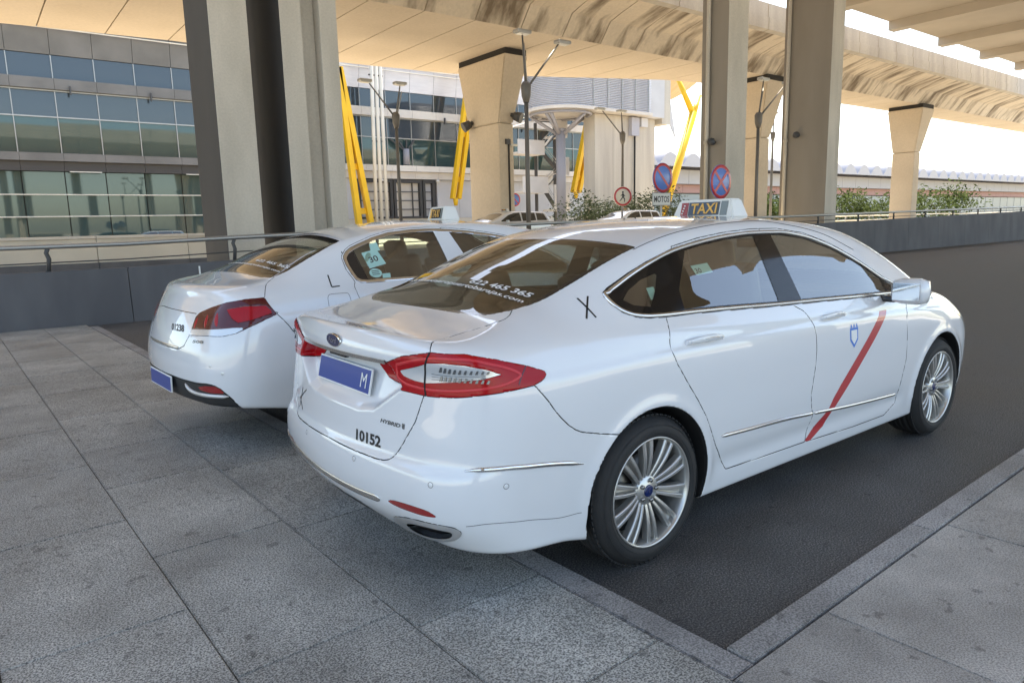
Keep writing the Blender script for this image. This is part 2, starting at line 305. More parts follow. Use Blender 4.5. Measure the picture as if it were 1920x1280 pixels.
# ---------------------------------------------------------------- viaduct: box girder on flared piers
FARY=[(-60,41),(-20,36.5),(0,33.4),(6.4,32.7),(14.4,32.8),(21.2,32.1),(28.2,29.0),(32.7,27.0),(35.6,26.4),(44,26.3),(54,25.9),(120,25.2)]
vd=empty('viaduct',(20,24,0)); tag(vd,'beige concrete road viaduct crossing overhead on flared piers','viaduct')
def girder(x0,x1,k):
    b=MB(); X=[x0,x1]; st=(k%2)*.0
    def sec(x):
        f=Pz(FARY,x)
        return [(20.1,12.75),(20.1,12.05),(20.04,12.02),(20.04,11.42),(20.35,11.36),(21.3,11.12),(22.12,10.86),(22.82,10.0),(f,10.0),(f+.7,10.86),(f+2.6,11.4),(f+2.6,12.75),(f+2.3,12.75),(f+2.3,11.95),(20.5,11.95),(20.4,12.75)]
    A=[b.bm.verts.new((x0-20,y-24,z)) for y,z in sec(x0)]; B=[b.bm.verts.new((x1-20,y-24,z)) for y,z in sec(x1)]; n=len(A)
    for i in range(n):
        f=b.bm.faces.new((A[i],A[(i+1)%n],B[(i+1)%n],B[i])); f.material_index=1 if i in (4,5,6) else (2 if i<4 else 0)
    b.bm.faces.new(A[::-1]); b.bm.faces.new(B)
    b.build('girder_segment',[MT['conc_warm'],MT['conc_stain'],MT['conc_pale']],vd)
k=0; x=-60.0
while x<118:
    L=2.45; girder(x,x+L-.05,k); x+=L; k+=1
b=MB(); b.prism([(-80,23.3-24,10.08),(98,23.3-24,10.08),(98,25.3-24,10.08),(-80,25.3-24,10.08)],(0,0,.5)); b.build('deck_core',MT['conc_mid'],vd)
def pier(label,x0,x1,y0,y1,fl,zs,zt=9.72):
    cx,cy=(x0+x1)/2,(y0+y1)/2; e=empty('viaduct_pier',(cx,cy,.6)); tag(e,label,'pier','flared piers under the viaduct')
    b=MB(); b.box((0,0,(zs-.6)/2-.15),(x1-x0,y1-y0,zs-.6+.3),bev=.06); b.build('shaft',MT['conc_warm'],e)
    b=MB(); hx,hy=(x1-x0)/2,(y1-y0)/2; g=.004
    A=[(-hx-g,-hy-g),(hx+g,-hy-g),(hx+g,hy+g),(-hx-g,hy+g)]; fx,fy=fl; T=[(-hx-fx*.2,-hy-fy),(hx+fx,-hy-fy),(hx+fx,hy+fy),(-hx-fx*.2,hy+fy)]
    a=[b.bm.verts.new((x,y,zs-.6+.02)) for x,y in A]; t=[b.bm.verts.new((x,y,zt-.6)) for x,y in T]
    b.bm.faces.new(a[::-1]); b.bm.faces.new(t)
    for i in range(4): b.bm.faces.new((a[i],a[(i+1)%4],t[(i+1)%4],t[i]))
    bmesh.ops.bevel(b.bm,geom=[q for q in b.bm.edges],offset=.05,segments=2,affect='EDGES')
    b.build('flared_head',MT['conc_warm'],e)
    b=MB(); b.box((fx*.4,0,zt-.6+.16),((x1-x0)+fx*1.1-.1,(y1-y0)+2*fy-.1,.30)); b.build('bearing_shade',MT['bearing'],e)
    return e,cx,cy
pe,px_,py_=pier('beige flared pier with dark shade strip under the girder, left of the tall lamp post',19.7,20.62,26.4,29.05,(.45,.75),6.55)
def drum(par,c,d):
    b=MB(); d=Vector(d).normalized(); c=Vector(c); b.tube([c,c+d*.42],.20,16,r1=.27); b.tube([c-d*.16,c],.10,10); b.build('floodlight',MT['dark_steel'],par)
drum(pe,(-.62,.95,6.15),(-.8,.25,-.45)); drum(pe,(.30,-1.62,6.3),(.5,-.8,-.35))
b=MB(); b.box((.12,-1.36,2.6),(.07,.06,5.2)); b.build('conduit',MT['bearing'],pe)
b=MB(); b.box((.06,-1.38,5.05),(.28,.10,.26)); b.build('junction_box',MT['dark_steel'],pe)
b=MB(); b.box((.42,-1.40,4.9),(.42,.08,.10)); b.build('bracket',MT['white_steel'],pe)
pier('beige flared pier between the two grey columns on the right',37.1,38.1,23.0,24.6,(.9,.5),6.4)
pier('beige pier far to the right beyond the last grey column',58.0,59.0,22.9,24.6,(.9,.5),6.4)
# ---------------------------------------------------------------- barrier with rail
WT=[(-30,.7),(.7,.92),(1.8,.96),(19.5,1.20),(25.2,1.30),(60,1.75)]; RT=[(-30,1.15),(.73,1.325),(2.46,1.40),(7.8,1.475),(10,1.515),(19.1,1.525),(25.2,1.59),(60,1.95)]
bw=empty('road_barrier',(10,11.1,0)); tag(bw,'long low dark concrete barrier topped by a steel rail behind both taxis','barrier')
x=-30.0
while x<60:
    x1=x+3.0; b=MB(); v=[(x+.006-10,-.18,-.3),(x1-.006-10,-.18,-.3),(x1-.006-10,.22,-.3),(x+.006-10,.22,-.3)]
    t=[(x+.006-10,-.10,Pz(WT,x)),(x1-.006-10,-.10,Pz(WT,x1)),(x1-.006-10,.14,Pz(WT,x1)),(x+.006-10,.14,Pz(WT,x))]
    a=[b.bm.verts.new(p) for p in v]; c=[b.bm.verts.new(p) for p in t]; b.bm.faces.new(a[::-1]); b.bm.faces.new(c)
    for i in range(4): b.bm.faces.new((a[i],a[(i+1)%4],c[(i+1)%4],c[i]))
    bmesh.ops.bevel(b.bm,geom=[e for e in b.bm.edges if all(q.co.z>.3 for q in e.verts)],offset=.02,segments=2,affect='EDGES')
    b.build('barrier_panel',MT['barrier'],bw)
    xp=x+1.85; zb,zr=Pz(WT,xp),Pz(RT,xp); b=MB(); b.tube([(xp-10,.02,zb-.05),(xp-10+.03,.02,zb+(zr-zb)*.5),(xp-10+.0,.02,zb+(zr-zb)*.75),(xp-10+.04,.0,zr)],.035,8); b.build('rail_post',MT['dark_steel'],bw)
    x=x1
b=MB(); b.tube([(xx-10,0,Pz(RT,xx)) for xx in np.linspace(-30,60,46)],.042,10); b.build('handrail',MT['steel'],bw)
b=MB(); b.tube([(xx-10,.05,.35*Pz(RT,xx)+.65*Pz(WT,xx)) for xx in np.linspace(-30,60,46)],.012,6); b.build('lower_rail',MT['dark_steel'],bw)
b=MB(); b.box((1.16-10,-.17,.80),(.025,.02,.16)); b.build('white_mark',MT['white_print'],bw)
# ---------------------------------------------------------------- terminal building
MT['facade_glass']=mat('teal_facade_glass',(.035,.075,.078),.04,.25,.6)
MT['facade_glass2']=mat('grey_blue_facade_glass',(.045,.060,.075),.05,.3,.6)
MT['cladding']=noisy('lavender_grey_cladding',(.70,.69,.73),(.64,.63,.67),.45,.6,4,(1,1,6),metal=.2)
MT['spandrel']=noisy('beige_grey_spandrel',(.66,.61,.55),(.60,.55,.50),.7,.8,5)
MT['fascia']=noisy('pale_fascia',(.74,.70,.65),(.67,.63,.58),.7,.8,5)
MT['base_wall']=noisy('base_wall',(.68,.62,.53),(.60,.55,.47),.8,.7,5)
MT['panel_grey']=noisy('grey_wall_panel',(.58,.58,.60),(.52,.52,.54),.6,.5,5)
MT['louvre_dark']=mat('dark_louvre',(.05,.048,.048),.6)
MT['pink_fascia']=mat('pale_red_band',(.42,.25,.24),.7)  # pinkish fascia colour of the far building
MT['roof_white']=mat('white_roof_metal',(.42,.42,.47),.6,.1)  # lavender tone holds the haze over the far roofs
MT['canopy']=noisy('warm_canopy_soffit',(.62,.43,.28),(.54,.36,.22),.6,.3,4,(6,.3,1))
tb=empty('terminal_building',(20,60,.6)); tag(tb,'long airport terminal with bands of dark glass and pale cladding behind the viaduct','building')
def tbox(name,x0,x1,y0,y1,z0,z1,m,parent=tb,bev=0):
    b=MB(); b.box(((x0+x1)/2-20,(y0+y1)/2-60,(z0+z1)/2-.6),(x1-x0,y1-y0,z1-z0),bev=bev); return b.build(name,m,parent)
X0,X1,PW=-28.0,69.2,2.7
tbox('core',X0,X1,60.35,80,-.2,24,MT['louvre_dark'])
MT['lobby_glass']=mat('lobby_glass',(.05,.085,.080),.03,.15,.8)
MT['dark_panel']=noisy('dark_grey_panel',(.17,.165,.16),(.13,.127,.122),.6,.6,5)  # dark grey panels on the left, glazed part of the facade
x=X0; i=0
while x<X1-.1:
    for z0,z1,mm in ((7.52,10.06,MT['facade_glass']),(10.14,11.92,MT['facade_glass2']),(12.82,14.46,MT['facade_glass2'])):
        b=MB(); b.box((0,0,0),(PW-.07,.05,z1-z0)); o=b.build('glass_pane',mm,tb); o.location=(x+PW/2-20,.10,(z0+z1)/2-.6); o.rotation_euler=(R.uniform(-.006,.006),0,R.uniform(-.008,.008))
    dk=x<17
    b=MB(); b.prism([(x+.015-20,.0,13.9),(x+PW-.015-20,.0,13.9),(x+PW-.015-20,-1.1,21.5),(x+.015-20,-1.1,21.5)],(0,.25,0)); b.build('cladding_panel',MT['dark_panel'] if dk else MT['cladding'],tb)
    tbox('spandrel_panel',x+.01,x+PW-.01,59.62,60.3,12.02,12.78,MT['dark_panel'] if dk else MT['spandrel'])
    tbox('fascia_panel',x+.01,x+PW-.01,59.30,60.2,6.92,7.48,MT['dark_panel'] if dk else MT['fascia']); tbox('soffit_panel',x+.01,x+PW-.01,59.6,60.3,6.22,6.90,MT['spandrel'] if x>17 else MT['louvre_dark'])
    tbox('mullion',x-.03,x+.03,59.98,60.2,7.5,14.46,MT['steel'])
    if i%2==0: tbox('bracket',x+.9,x+1.0,59.40,59.62,11.70,12.3,MT['dark_steel'])
    if x<17:
        for z0,z1 in ((1.25,2.9),(2.98,4.5),(4.58,6.2)):
            b=MB(); b.box((0,0,0),(PW-.07,.05,z1-z0)); o=b.build('glass_pane',MT['lobby_glass'],tb); o.location=(x+PW/2-20,.10,(z0+z1)/2-.6); o.rotation_euler=(R.uniform(-.006,.006),0,R.uniform(-.008,.008))
        if i%3==0: tbox('lit_ceiling_panel',x+.3,x+PW-.3,59.55,59.75,6.16,6.22,MT['sign_white'])
    elif not (27.5<x<35.5): tbox('wall_panel',x+.012,x+PW-.012,60.0,60.3,2.42,6.2,MT['panel_grey'])
    tbox('base_panel',x+.012,x+PW-.012,59.9,60.3,-.1,1.2 if x<17 else 2.40,MT['base_wall'])
    x+=PW; i+=1
tbox('transom',X0,17.9,59.93,60.2,2.90,2.98,MT['white_steel']); tbox('transom',X0,17.9,59.93,60.2,4.5,4.58,MT['white_steel'])
for zz,yy in ((10.10,59.95),(11.96,59.9)): tbox('transom',X0,X1,yy,60.2,zz-.045,zz+.045,MT['steel'])
for zz,yy in ((16.2,59.55),(16.55,59.5)):
    b=MB(); b.tube([(X0-20,yy-60-.12,zz-.6),(X1-20,yy-60-.12,zz-.6)],.045,8); b.build('service_rail',MT['white_steel'],tb)
for xa,xb in ((27.9,31.6),(31.7,34.9),(35.0,36.4)):
    tbox('bay_back',xa,xb,60.12,60.3,2.45,6.1,MT['spandrel'] if xa!=35.0 else MT['panel_grey'])
    for z0,z1 in ((5.85,6.15),(2.42,2.6)): tbox('bay_frame',xa,xb,59.7,60.1,z0,z1,MT['louvre_dark'])
    for xx in (xa,xb-.28): tbox('bay_frame',xx,xx+.28,59.72,60.1,2.6,5.85,MT['louvre_dark'])
    for j in range(3): tbox('louvre_bar',xa+.28,xb-.28,59.8,59.95,3.25+.85*j,3.33+.85*j,MT['louvre_dark'])
    tbox('louvre_post',(xa+xb)/2+.5,(xa+xb)/2+.6,59.85,59.97,2.6,5.85,MT['louvre_dark'])
for k in range(5): 
    b=MB(); b.lathe([(0,.2),(.13,.17),(.22,.06),(.24,-.05),(0,-.05)],c=(24+6.3*k-20,-.55,6.0-.6),seg=14); b.build('soffit_lamp',MT['white_steel'],tb)
# tree-shaped inner column seen through/at the glass
b=MB(); b.tube([(33.3-20,-.2,7.0),(33.3-20,-.2,8.5)],.33,12); b.build('inner_column',MT['grey_paint'],tb)
for dx in (-1.7,-.9,0.1,1.0): 
    b=MB(); b.bar((33.3-20+dx*.15,-.2,8.4),(33.3-20+dx,-.2,9.4),.12,.12); b.build('column_branch',MT['dark_steel'],tb)
# ---------------------------------------------------------------- masts and yellow struts in front of it
mast=empty('triple_mast',(29.6,57.6,.6)); tag(mast,'three thin white steel poles standing close together before the glass terminal','mast')
for x0,x1,h in ((28.55,28.85,20),(29.1,29.3,20),(29.7,29.75,20)):
    b=MB(); b.tube([(x0-29.6,0,0),(x0-29.6+(x1-x0)*1.4,0,h)],.17,12); b.build('pole',MT['white_steel'],mast)
for zz in (8.8,14.6):
    b=MB(); b.box((-.35,0,zz),(1.4,.12,.12)); b.build('tie_plate',MT['dark_steel'],mast)
def strut(label,a,t,gap0,gap1,wd=.34,plates=(.12,.4,.7)):
    a=Vector(a); t=Vector(t); e=empty('yellow_strut',a); tag(e,label,'strut','yellow struts of the terminal')
    d=t-a; ax=Vector((1,0,0))
    for s in (-1,1):
        b=MB(); b.bar(ax*s*gap0/2,d+ax*s*gap1/2,wd*.8,wd,up=Vector((0,1,0)),bev=.04); b.build('strut_tube',MT['yellow'],e)
    for u in plates:
        b=MB(); g=gap0+(gap1-gap0)*u; c=d*u; b.box(c,(max(g,.1),.08,.55)); b.build('tie_plate',MT['yellow'],e)
    b=MB(); b.lathe([(0,.0),(.22,.0),(.26,-.3),(.18,-.75),(0,-.75)],c=(0,0,.1),seg=14); b.build('strut_foot',MT['yellow'],e)
    return e
strut('pair of yellow steel struts right beside the grooved grey column',(27.35,57.4,1.4),(25.6,57.4,15.5),1.25,.15,.60)
strut('pair of yellow steel struts leaning right, just left of the flared pier',(37.2,57.2,4.2),(40.4,57.2,20),.72,.72,.50)
strut('pair of yellow steel struts between the stair tower column and the concrete tower',(52.4,56,4.9),(56.2,56,18),.85,.85,.56)
e=empty('yellow_strut',(85.3,70,5.5)); tag(e,'thick yellow Y shaped strut holding up the curved canopy','strut','yellow struts of the terminal')
for nm_,a,t,r0,r1 in (('stem',(-2.5,0,-5),(5.2,0,12.6),.52,.62),('branch',(5.2,0,12.3),(3.3,2,18.5),.5,.32),('branch',(5.2,0,12.3),(9.2,2,15.8),.5,.32)):
    b=MB(); b.tube([a,t],r0,16,r1=r1); b.build(nm_,MT['yellow'],e)
e=empty('wavy_canopy',(99,86,24)); tag(e,'curved warm coloured roof canopy hanging down between viaduct and column','canopy')
b=MB(); n=36; m_=10; grid=[]
for j in range(m_+1):
    rr=j/m_; grid.append([b.bm.verts.new((9.5*rr*math.cos(2*math.pi*k/n),10*rr*math.sin(2*math.pi*k/n),-1.6+5.0*rr*rr)) for k in range(n)])
for A,B in zip(grid,grid[1:]):
    for k in range(n):
        try: f=b.bm.faces.new((A[k],A[(k+1)%n],B[(k+1)%n],B[k])); f.smooth=True
        except ValueError: pass
b.build('soffit',MT['canopy'],e)
b=MB(); b.lathe([(9.4,3.45),(9.8,3.7),(9.6,4.1),(0,4.6)],seg=36); b.build('roof_edge',MT['canopy'],e)
# ---------------------------------------------------------------- stair tower with louvred drum
st=empty('stair_tower',(42.2,47,.6)); tag(st,'rounded silver louvred drum on a grey column with white stair landings','tower')
def tw(name,c,d,m,rot=None,bev=0):
    b=MB(); b.box(c,d,rot=rot,bev=bev); return b.build(name,m,st)
path=[(8.8,-3)]+[(x_,-3) for x_ in (6.6,4.4,2.2)]+[(3*math.cos(a),3*math.sin(a)) for a in np.linspace(-math.pi/2,-3*math.pi/2,25)]+[(2.2,3),(4.4,3),(6.6,3),(8.8,3)]
MT['louvre']=noisy('silver_louvre',(.74,.74,.77),(.66,.66,.70),.42,.8,3,metal=.35)
sl=None
for k in range(25):
    if sl is None:
        b=MB(); A=[]
        for (px0,py0) in path:
            nx,ny=(0,-1) if py0<=-2.99 and px0>=0 else ((0,1) if py0>=2.99 and px0>=0 else (px0/3,py0/3))
            A.append([b.bm.verts.new((px0+nx*o,py0+ny*o,z)) for o,z in ((.0,.06),(.09,-.045),(.075,-.06),(-.015,.045))])
        for r0,r1 in zip(A,A[1:]):
            for j in range(4): b.bm.faces.new((r0[j],r0[(j+1)%4],r1[(j+1)%4],r1[j]))
        sl=b.build('louvre_slat',MT['louvre'],data_only=True)
    obj('louvre_slat',sl,st,(0,0,11.15+.148*k))
for k in range(5):
    tw('louvre_joint',(1.2+1.8*k,-3.10,12.92),(.05,.05,3.6),MT['steel'])
b=MB(); b.prism([(x_*.965,y_*.965,11.1) for x_,y_ in path],(0,0,3.65)); b.build('drum_wall',MT['panel_grey'],st)
b=MB(); b.prism([(x_*1.02,y_*1.02,14.72) for x_,y_ in path],(0,0,.35)); b.build('roof_cap',MT['roof_white'],st)
b=MB(); b.prism([(x_*1.03,y_*1.03,10.82) for x_,y_ in path],(0,0,.26)); b.build('floor_slab',MT['pale'] if 'pale' in MT else MT['spandrel'],st)
b=MB(); b.lathe([(2.75,10.72),(2.95,10.6),(2.75,10.48),(2.6,10.6),(2.75,10.72)],seg=36); b.build('ring_beam',MT['grey_paint'],st)
b=MB(); b.tube([(0,0,-.2),(0,0,9.2)],.44,20); b.build('column_shaft',MT['grey_paint'],st)
b=MB(); b.lathe([(.44,9.2),(.5,9.25),(.5,9.45),(0,9.5)],seg=20); b.build('column_cap',MT['grey_paint'],st)
for a in (-2.6,-1.35,-.1,1.2,2.4,3.5): 
    b=MB(); b.tube([(.2*math.cos(a),.2*math.sin(a),8.9),(2.68*math.cos(a),2.68*math.sin(a),10.55)],.15,10); b.build('column_arm',MT['grey_paint'],st)
MT['stair_white']=noisy('white_stair_panel',(.70,.68,.67),(.63,.61,.60),.6,.8,4)
for x0,x1,z0,z1 in ((-3.4,-.3,7.3,8.6),(-2.9,.1,3.8,5.3),(1.4,2.8,5.5,7.2),(.9,2.8,2.1,4.6),(1.2,2.6,9.0,10.6),(-3.0,-.1,.2,1.6)):
    tw('landing_parapet',((x0+x1)/2,2.0,(z0+z1)/2),(x1-x0,.16,z1-z0),MT['stair_white'])
    tw('landing',((x0+x1)/2,2.9,z0+.1),(x1-x0,1.7,.18),MT['spandrel'])
for (xa,za),(xb,zb) in (((-.2,7.5),(1.6,5.9)),((.0,4.0),(1.2,2.5)),((1.5,5.6),(.0,4.4)),((1.3,9.2),(-.3,7.9)),((-4.6,9.4),(-.5,10.6))):
    b=MB(); b.bar((xa,2.3,za),(xb,2.3,zb),.10,.55,up=Vector((0,1,0))); b.build('stair_flight',MT['dark_steel'] if xa>-4 else MT['stair_white'],st)
    for s in (.5,.8):
        b=MB(); b.tube([(xa,2.2,za+s),(xb,2.2,zb+s)],.03,6); b.build('stair_rail',MT['steel'],st)
for x_ in (-3.2,.0,2.4): tw('stair_post',(x_,3.6,5.2),(.22,.22,10.4),MT['dark_steel'])
ct=empty('concrete_tower',(49,47.8,.6)); tag(ct,'pale concrete block tower joined to the louvred drum','tower')
def cw_(name,x0,x1,y0,y1,z0,z1,m):
    b=MB(); b.box(((x0+x1)/2-49,(y0+y1)/2-47.8,(z0+z1)/2-.6),(x1-x0,y1-y0,z1-z0),bev=.02); return b.build(name,m,ct)
for x0,x1 in ((44.8,47.15),(47.17,49.75),(49.77,53.0)): cw_('wall_panel',x0,x1,45.2,46.7,.4,11.38,MT['conc_pale'])
cw_('upper_block',51.1,53.35,44.3,50.8,11.4,16.0,MT['panel_grey']); cw_('upper_block',53.36,54.6,44.6,50.2,10.9,16.0,MT['conc_pale'])
cw_('white_box',49.25,50.3,44.75,45.19,9.6,11.3,MT['roof_white'])
cw_('wall_cabinet',50.7,51.6,44.85,45.19,10.5,11.35,MT['panel_grey'])
b=MB(); b.tube([(49.85-49,44.95-47.8,-.4),(49.85-49,44.95-47.8,9.2)],.09,8); b.build('drainpipe',MT['bearing'],ct)
b=MB(); b.prism([(54.62-49,44.7-47.8,13.0),(54.62-49,44.7-47.8,10.4),(55.6-49,44.7-47.8,9.0)],(0,.1,0)); b.build('fin',MT['panel_grey'],ct)
# ---------------------------------------------------------------- long far building with vaulted roof
fb=empty('far_terminal',(250,130,.6)); tag(fb,'distant pale terminal with a row of white vaulted roofs on the horizon','building')
def fw(name,x0,x1,y0,y1,z0,z1,m):
    b=MB(); b.box(((x0+x1)/2-250,(y0+y1)/2-130,(z0+z1)/2-.6),(x1-x0,y1-y0,z1-z0)); return b.build(name,m,fb)
MT['far_glass']=mat('far_hazed_glass',(.26,.31,.36),.25,.1)  # paled so the colour itself carries the distance haze
k=0; x=118
while x<430:
    fw('glass_bay',x+.2,x+8.8,124,160,.2,8.8,MT['far_glass']); fw('red_band',x+.05,x+8.95,123,160,9.0,11.2,MT['pink_fascia'])
    b=MB(); pr=[(9*u-4.5,3.4*math.sin(math.pi*u)*1.0) for u in np.linspace(0,1,11)]
    A=[[b.bm.verts.new((x+4.5-250+a_,y_-130,11.0+z_+dz)) for a_,z_ in pr] for y_,dz in ((116,3.6),(170,6.0))]
    for i in range(10): f=b.bm.faces.new((A[0][i],A[0][i+1],A[1][i+1],A[1][i])); f.smooth=True
    b.bm.faces.new(A[0][::-1]); 
    b.build('roof_vault',MT['roof_white'],fb); fw('roof_edge',x+.05,x+8.95,121,124,11.25,14.9,MT['roof_white'])
    x+=9; k+=1
# ---------------------------------------------------------------- street lamps
def street_lamp(x,y,zj,heads,label,r=.075):
    e=empty('street_lamp',(x,y,.6)); tag(e,label,'street lamp','two-armed street lamps')
    b=MB(); b.tube([(0,0,-.3),(0,0,zj-.6)],r*1.25,12,r1=r); b.build('pole',MT['lamp_post'],e)
    b=MB(); b.lathe([(0,-.35),(.10,-.35),(.17,-.1),(.19,.25),(.12,.38),(0,.40)],c=(0,0,zj-.6),seg=14); b.build('arm_socket',MT['lamp_post'],e)
    for hx,hz,sl in heads:
        tip=Vector((hx-x,0,hz-.6)); b=MB(); b.tube([(0,0,zj-.5),tip*.999],r*.62,8,r1=r*.42); b.build('arm',MT['lamp_post'],e)
        if abs(hx-x)<.5:
            b=MB(); b.tube([(.10,.04,zj-.4),tip+Vector((.10,.04,-.25))],r*.3,6); b.build('arm_stay',MT['steel'],e)
        h=MB(); d=1 if hx>=x else -1; c=tip+Vector((.22*d if abs(hx-x)>.5 else 0,0,.10)); h.box(c,(.62,.34,.13),bev=.04); ho=h.build('lamp_head',MT['steel'],e)
        h=MB(); h.box(c+Vector((0,0,-.075)),(.46,.26,.03)); h.build('lamp_glass',MT['sign_white'],ho)
street_lamp(14.69,18,6.23,[(14.57,8.21,0),(16.28,8.10,0)],'tall two-armed lamp post in front of the louvred drum, just right of the flared pier')
street_lamp(14.8,28,6.52,[(13.5,8.1,0),(15.1,8.14,0)],'two-armed lamp post left of the flared pier, above the far taxi sign')
street_lamp(30.3,28,6.54,[(28.6,8.0,0),(30.2,8.02,0)],'two-armed lamp post in front of the pale concrete tower')
street_lamp(29.3,18,6.23,[(29.62,8.1,0),(31.53,8.12,0)],'two-armed lamp post between the two right grey columns')
street_lamp(49.5,30,7.9,[(47.0,9.4,0),(49.6,9.6,0)],'thin far lamp post right of the one between the right columns',.09)
b=None
# ---------------------------------------------------------------- signs
MT['sign_blue']=mat('sign_blue',(.10,.22,.60),.4,0,.3); MT['sign_redp']=mat('sign_red',(.58,.05,.06),.4,0,.3); MT['sign_plate']=mat('sign_plate_white',(.72,.71,.67),.5); MT['sign_cream']=mat('sign_cream',(.80,.72,.58),.5)
def disc(name,r,y,m,par,r0=0,seg=40):
    b=MB(); b.lathe([(r0,y),(r,y)] if not r0 else [(r0,y),(r,y),(r,y+.004),(r0,y+.004),(r0,y)],'y',seg=seg); return b.build(name,m,par)
def road_sign(x,y,z,r,kind,label,rz=0,post=True,zb=-.3):
    e=empty('road_sign',(x,y,z),rz); tag(e,label,'road sign','round road signs')
    b=MB(); b.lathe([(0,.02),(r,.02),(r+.006,.0),(r,-.006),(0,-.006)],'y',seg=40); pl=b.build('sign_disc',MT['sign_blue'] if kind!='ped' else MT['sign_cream'],e)
    disc('red_ring',r*.99,-.014,MT['sign_redp'],pl,r*.80)
    def barr(name,ang,l,w_,m,y_=-.0115):
        b=MB(); b.box((0,y_,0),(l,.004,w_),rot=Matrix.Rotation(ang,3,'Y')); b.build(name,m,pl)
    if kind in('stop','x'): barr('red_bar',math.radians(45),r*1.62,r*.17,MT['sign_redp'])
    if kind=='x': barr('red_bar',math.radians(-45),r*1.62,r*.17,MT['sign_redp'],-.0135)
    if kind=='ped':
        k_=MT['black_print']; s=r*1.05
        b=MB(); b.lathe([(0,-.012),(.10*s,-.012)],'y',c=(0,0,.42*s),seg=14); b.build('figure_head',k_,pl,fixn=False)
        b=MB()
        for (xa,za),(xb,zb_),w_ in (((0,.30),(.02,-.05),.17),((.02,-.02),(.20,-.30),.10),((.20,-.30),(.16,-.55),.08),((.0,-.02),(-.16,-.28),.10),((-.16,-.28),(-.34,-.46),.08),((.0,.26),(.22,.02),.07),((.0,.26),(-.22,.05),.07)):
            b.bar(Vector((xa*s,-.011,za*s)),Vector((xb*s,-.011,zb_*s)),w_*s,.004,up=Vector((0,1,0)))
        b.build('walking_figure',k_,pl)
    b=MB(); b.tube([(0,.06,-(z-zb)),(0,.06,r*.8)],.032,10); b.build('sign_post',MT['steel'],e)
    return e
s1=road_sign(15.1,11.9,2.80,.45,'stop','round blue no parking sign with red diagonal above the MOTOS plate')
b=MB(); b.box((-.05,0,-.64),(.86,.015,.40),bev=.012); pl=b.build('sign_plate',MT['sign_plate'],s1)
flat_text('plate_lettering','MOTOS',(-.40,-.0085,-.735),(.70,0,0),(0,0,.19),MT['black_print'],s1,.02,off=.001)
b=MB(); 
for (xc,zc,w_,h_) in ((-.05,-.452,.84,.012),(-.05,-.828,.84,.012),(-.464,-.64,.012,.364),(.364,-.64,.012,.364)): b.box((xc,-.0095,zc),(w_,.002,h_))
b.build('plate_border',MT['black_print'],s1)
road_sign(14.77,9.53,2.53,.47,'x','round blue no stopping sign with red cross, behind the nearest roof light')
road_sign(14.7,13.2,2.30,.30,'ped','round red ringed no pedestrians sign above the white car beyond the barrier',rz=math.radians(-28))
road_sign(22.2,28.4,2.86,.36,'stop','small far no parking sign beside the foot of the flared pier')
# ---------------------------------------------------------------- shrubs and low trees
MT['leaf']=noisy('grey_green_leaves',(.026,.036,.014),(.015,.022,.009),.7,1.3,3)
MT['leaf_light']=noisy('light_green_leaves',(.050,.075,.02),(.030,.046,.013),.7,1.3,3)
for q_ in ('leaf','leaf_light'):
    MT[q_].node_tree.nodes['Principled BSDF'].inputs['Specular IOR Level'].default_value=.08; MT[q_].node_tree.nodes['Principled BSDF'].inputs['Roughness'].default_value=.95
MT['bark']=mat('bark',(.09,.07,.05),.9)
def shrub(x,y,r,h,label,n=1600,m='leaf',sz=.13,group='shrubs beyond the barrier'):
    rr=random.Random(int(x*31+y*7)); e=empty('shrub',(x,y,.6)); tag(e,label,'shrub',group)
    V=[];F=[]; cl=[(rr.uniform(-.75,.75)*r,rr.uniform(-.6,.6)*r,rr.uniform(.25,.92)*h,rr.uniform(.25,.5)*r) for _ in range(14)]
    for _ in range(n):
        c=rr.choice(cl); d=Vector((rr.gauss(0,1),rr.gauss(0,1),rr.gauss(0,.8))).normalized()*c[3]*rr.uniform(.45,1.1); p=Vector((c[0],c[1],c[2]))+d
        if p.z<.05: p.z=rr.uniform(.05,.3)
        a=Vector((rr.gauss(0,1),rr.gauss(0,1),rr.gauss(0,.7))).normalized(); u=a.orthogonal().normalized(); s=sz*rr.uniform(.6,1.3); k=len(V)
        V+=[p-a*s,p+u*s*.42,p+a*s,p-u*s*.42]; F.append((k,k+1,k+2,k+3))
    mesh_np('foliage',[v[:] for v in V],F,MT[m],e,smooth=False)
    b=MB()
    for c in cl[:8]: b.tube([(c[0]*.15,c[1]*.15,-.2),(c[0]*.6,c[1]*.6,c[2]*.6),(c[0],c[1],c[2])],.035,6,r1=.012)
    b.build('stem',MT['bark'],e)
shrub(34.5,36.5,2.6,2.4,'dark green shrub at the foot of the concrete tower, behind the white car')
shrub(37.5,37.0,2.6,3.0,'tallest dark shrub between the concrete tower and the MOTOS sign',2000)
shrub(40.5,36.5,2.6,2.8,'green shrub behind the MOTOS plate')
shrub(43.5,36.0,2.5,3.4,'loose leafy shrub right of the MOTOS sign, below the yellow strut',1700)
shrub(46.4,36.0,2.2,2.2,'low green shrub behind the nearest roof light')
shrub(57.5,36.0,3.4,3.0,'light green bush between the two right grey columns',1800,'leaf_light',.2)
shrub(62,36.0,3.2,2.6,'light green bush behind the last lamp post',1500,'leaf_light',.2)
shrub(64,31.5,3.4,3.1,'light green bush just right of the rightmost grey column',1800,'leaf_light',.2)
shrub(72,30.5,3.6,2.8,'pale bush farther right beyond the rightmost grey column',1500,'leaf_light',.2)
shrub(84,30,4.2,3.4,'pale bush at the far right beyond the barrier',1500,'leaf_light',.22)
shrub(30.5,41.5,1.8,1.5,'small low shrub below the louvred drum',900)
lw=empty('low_wall',(-8,26,.1)); tag(lw,'low beige wall beyond the barrier at the far left, below the terminal glass','wall')
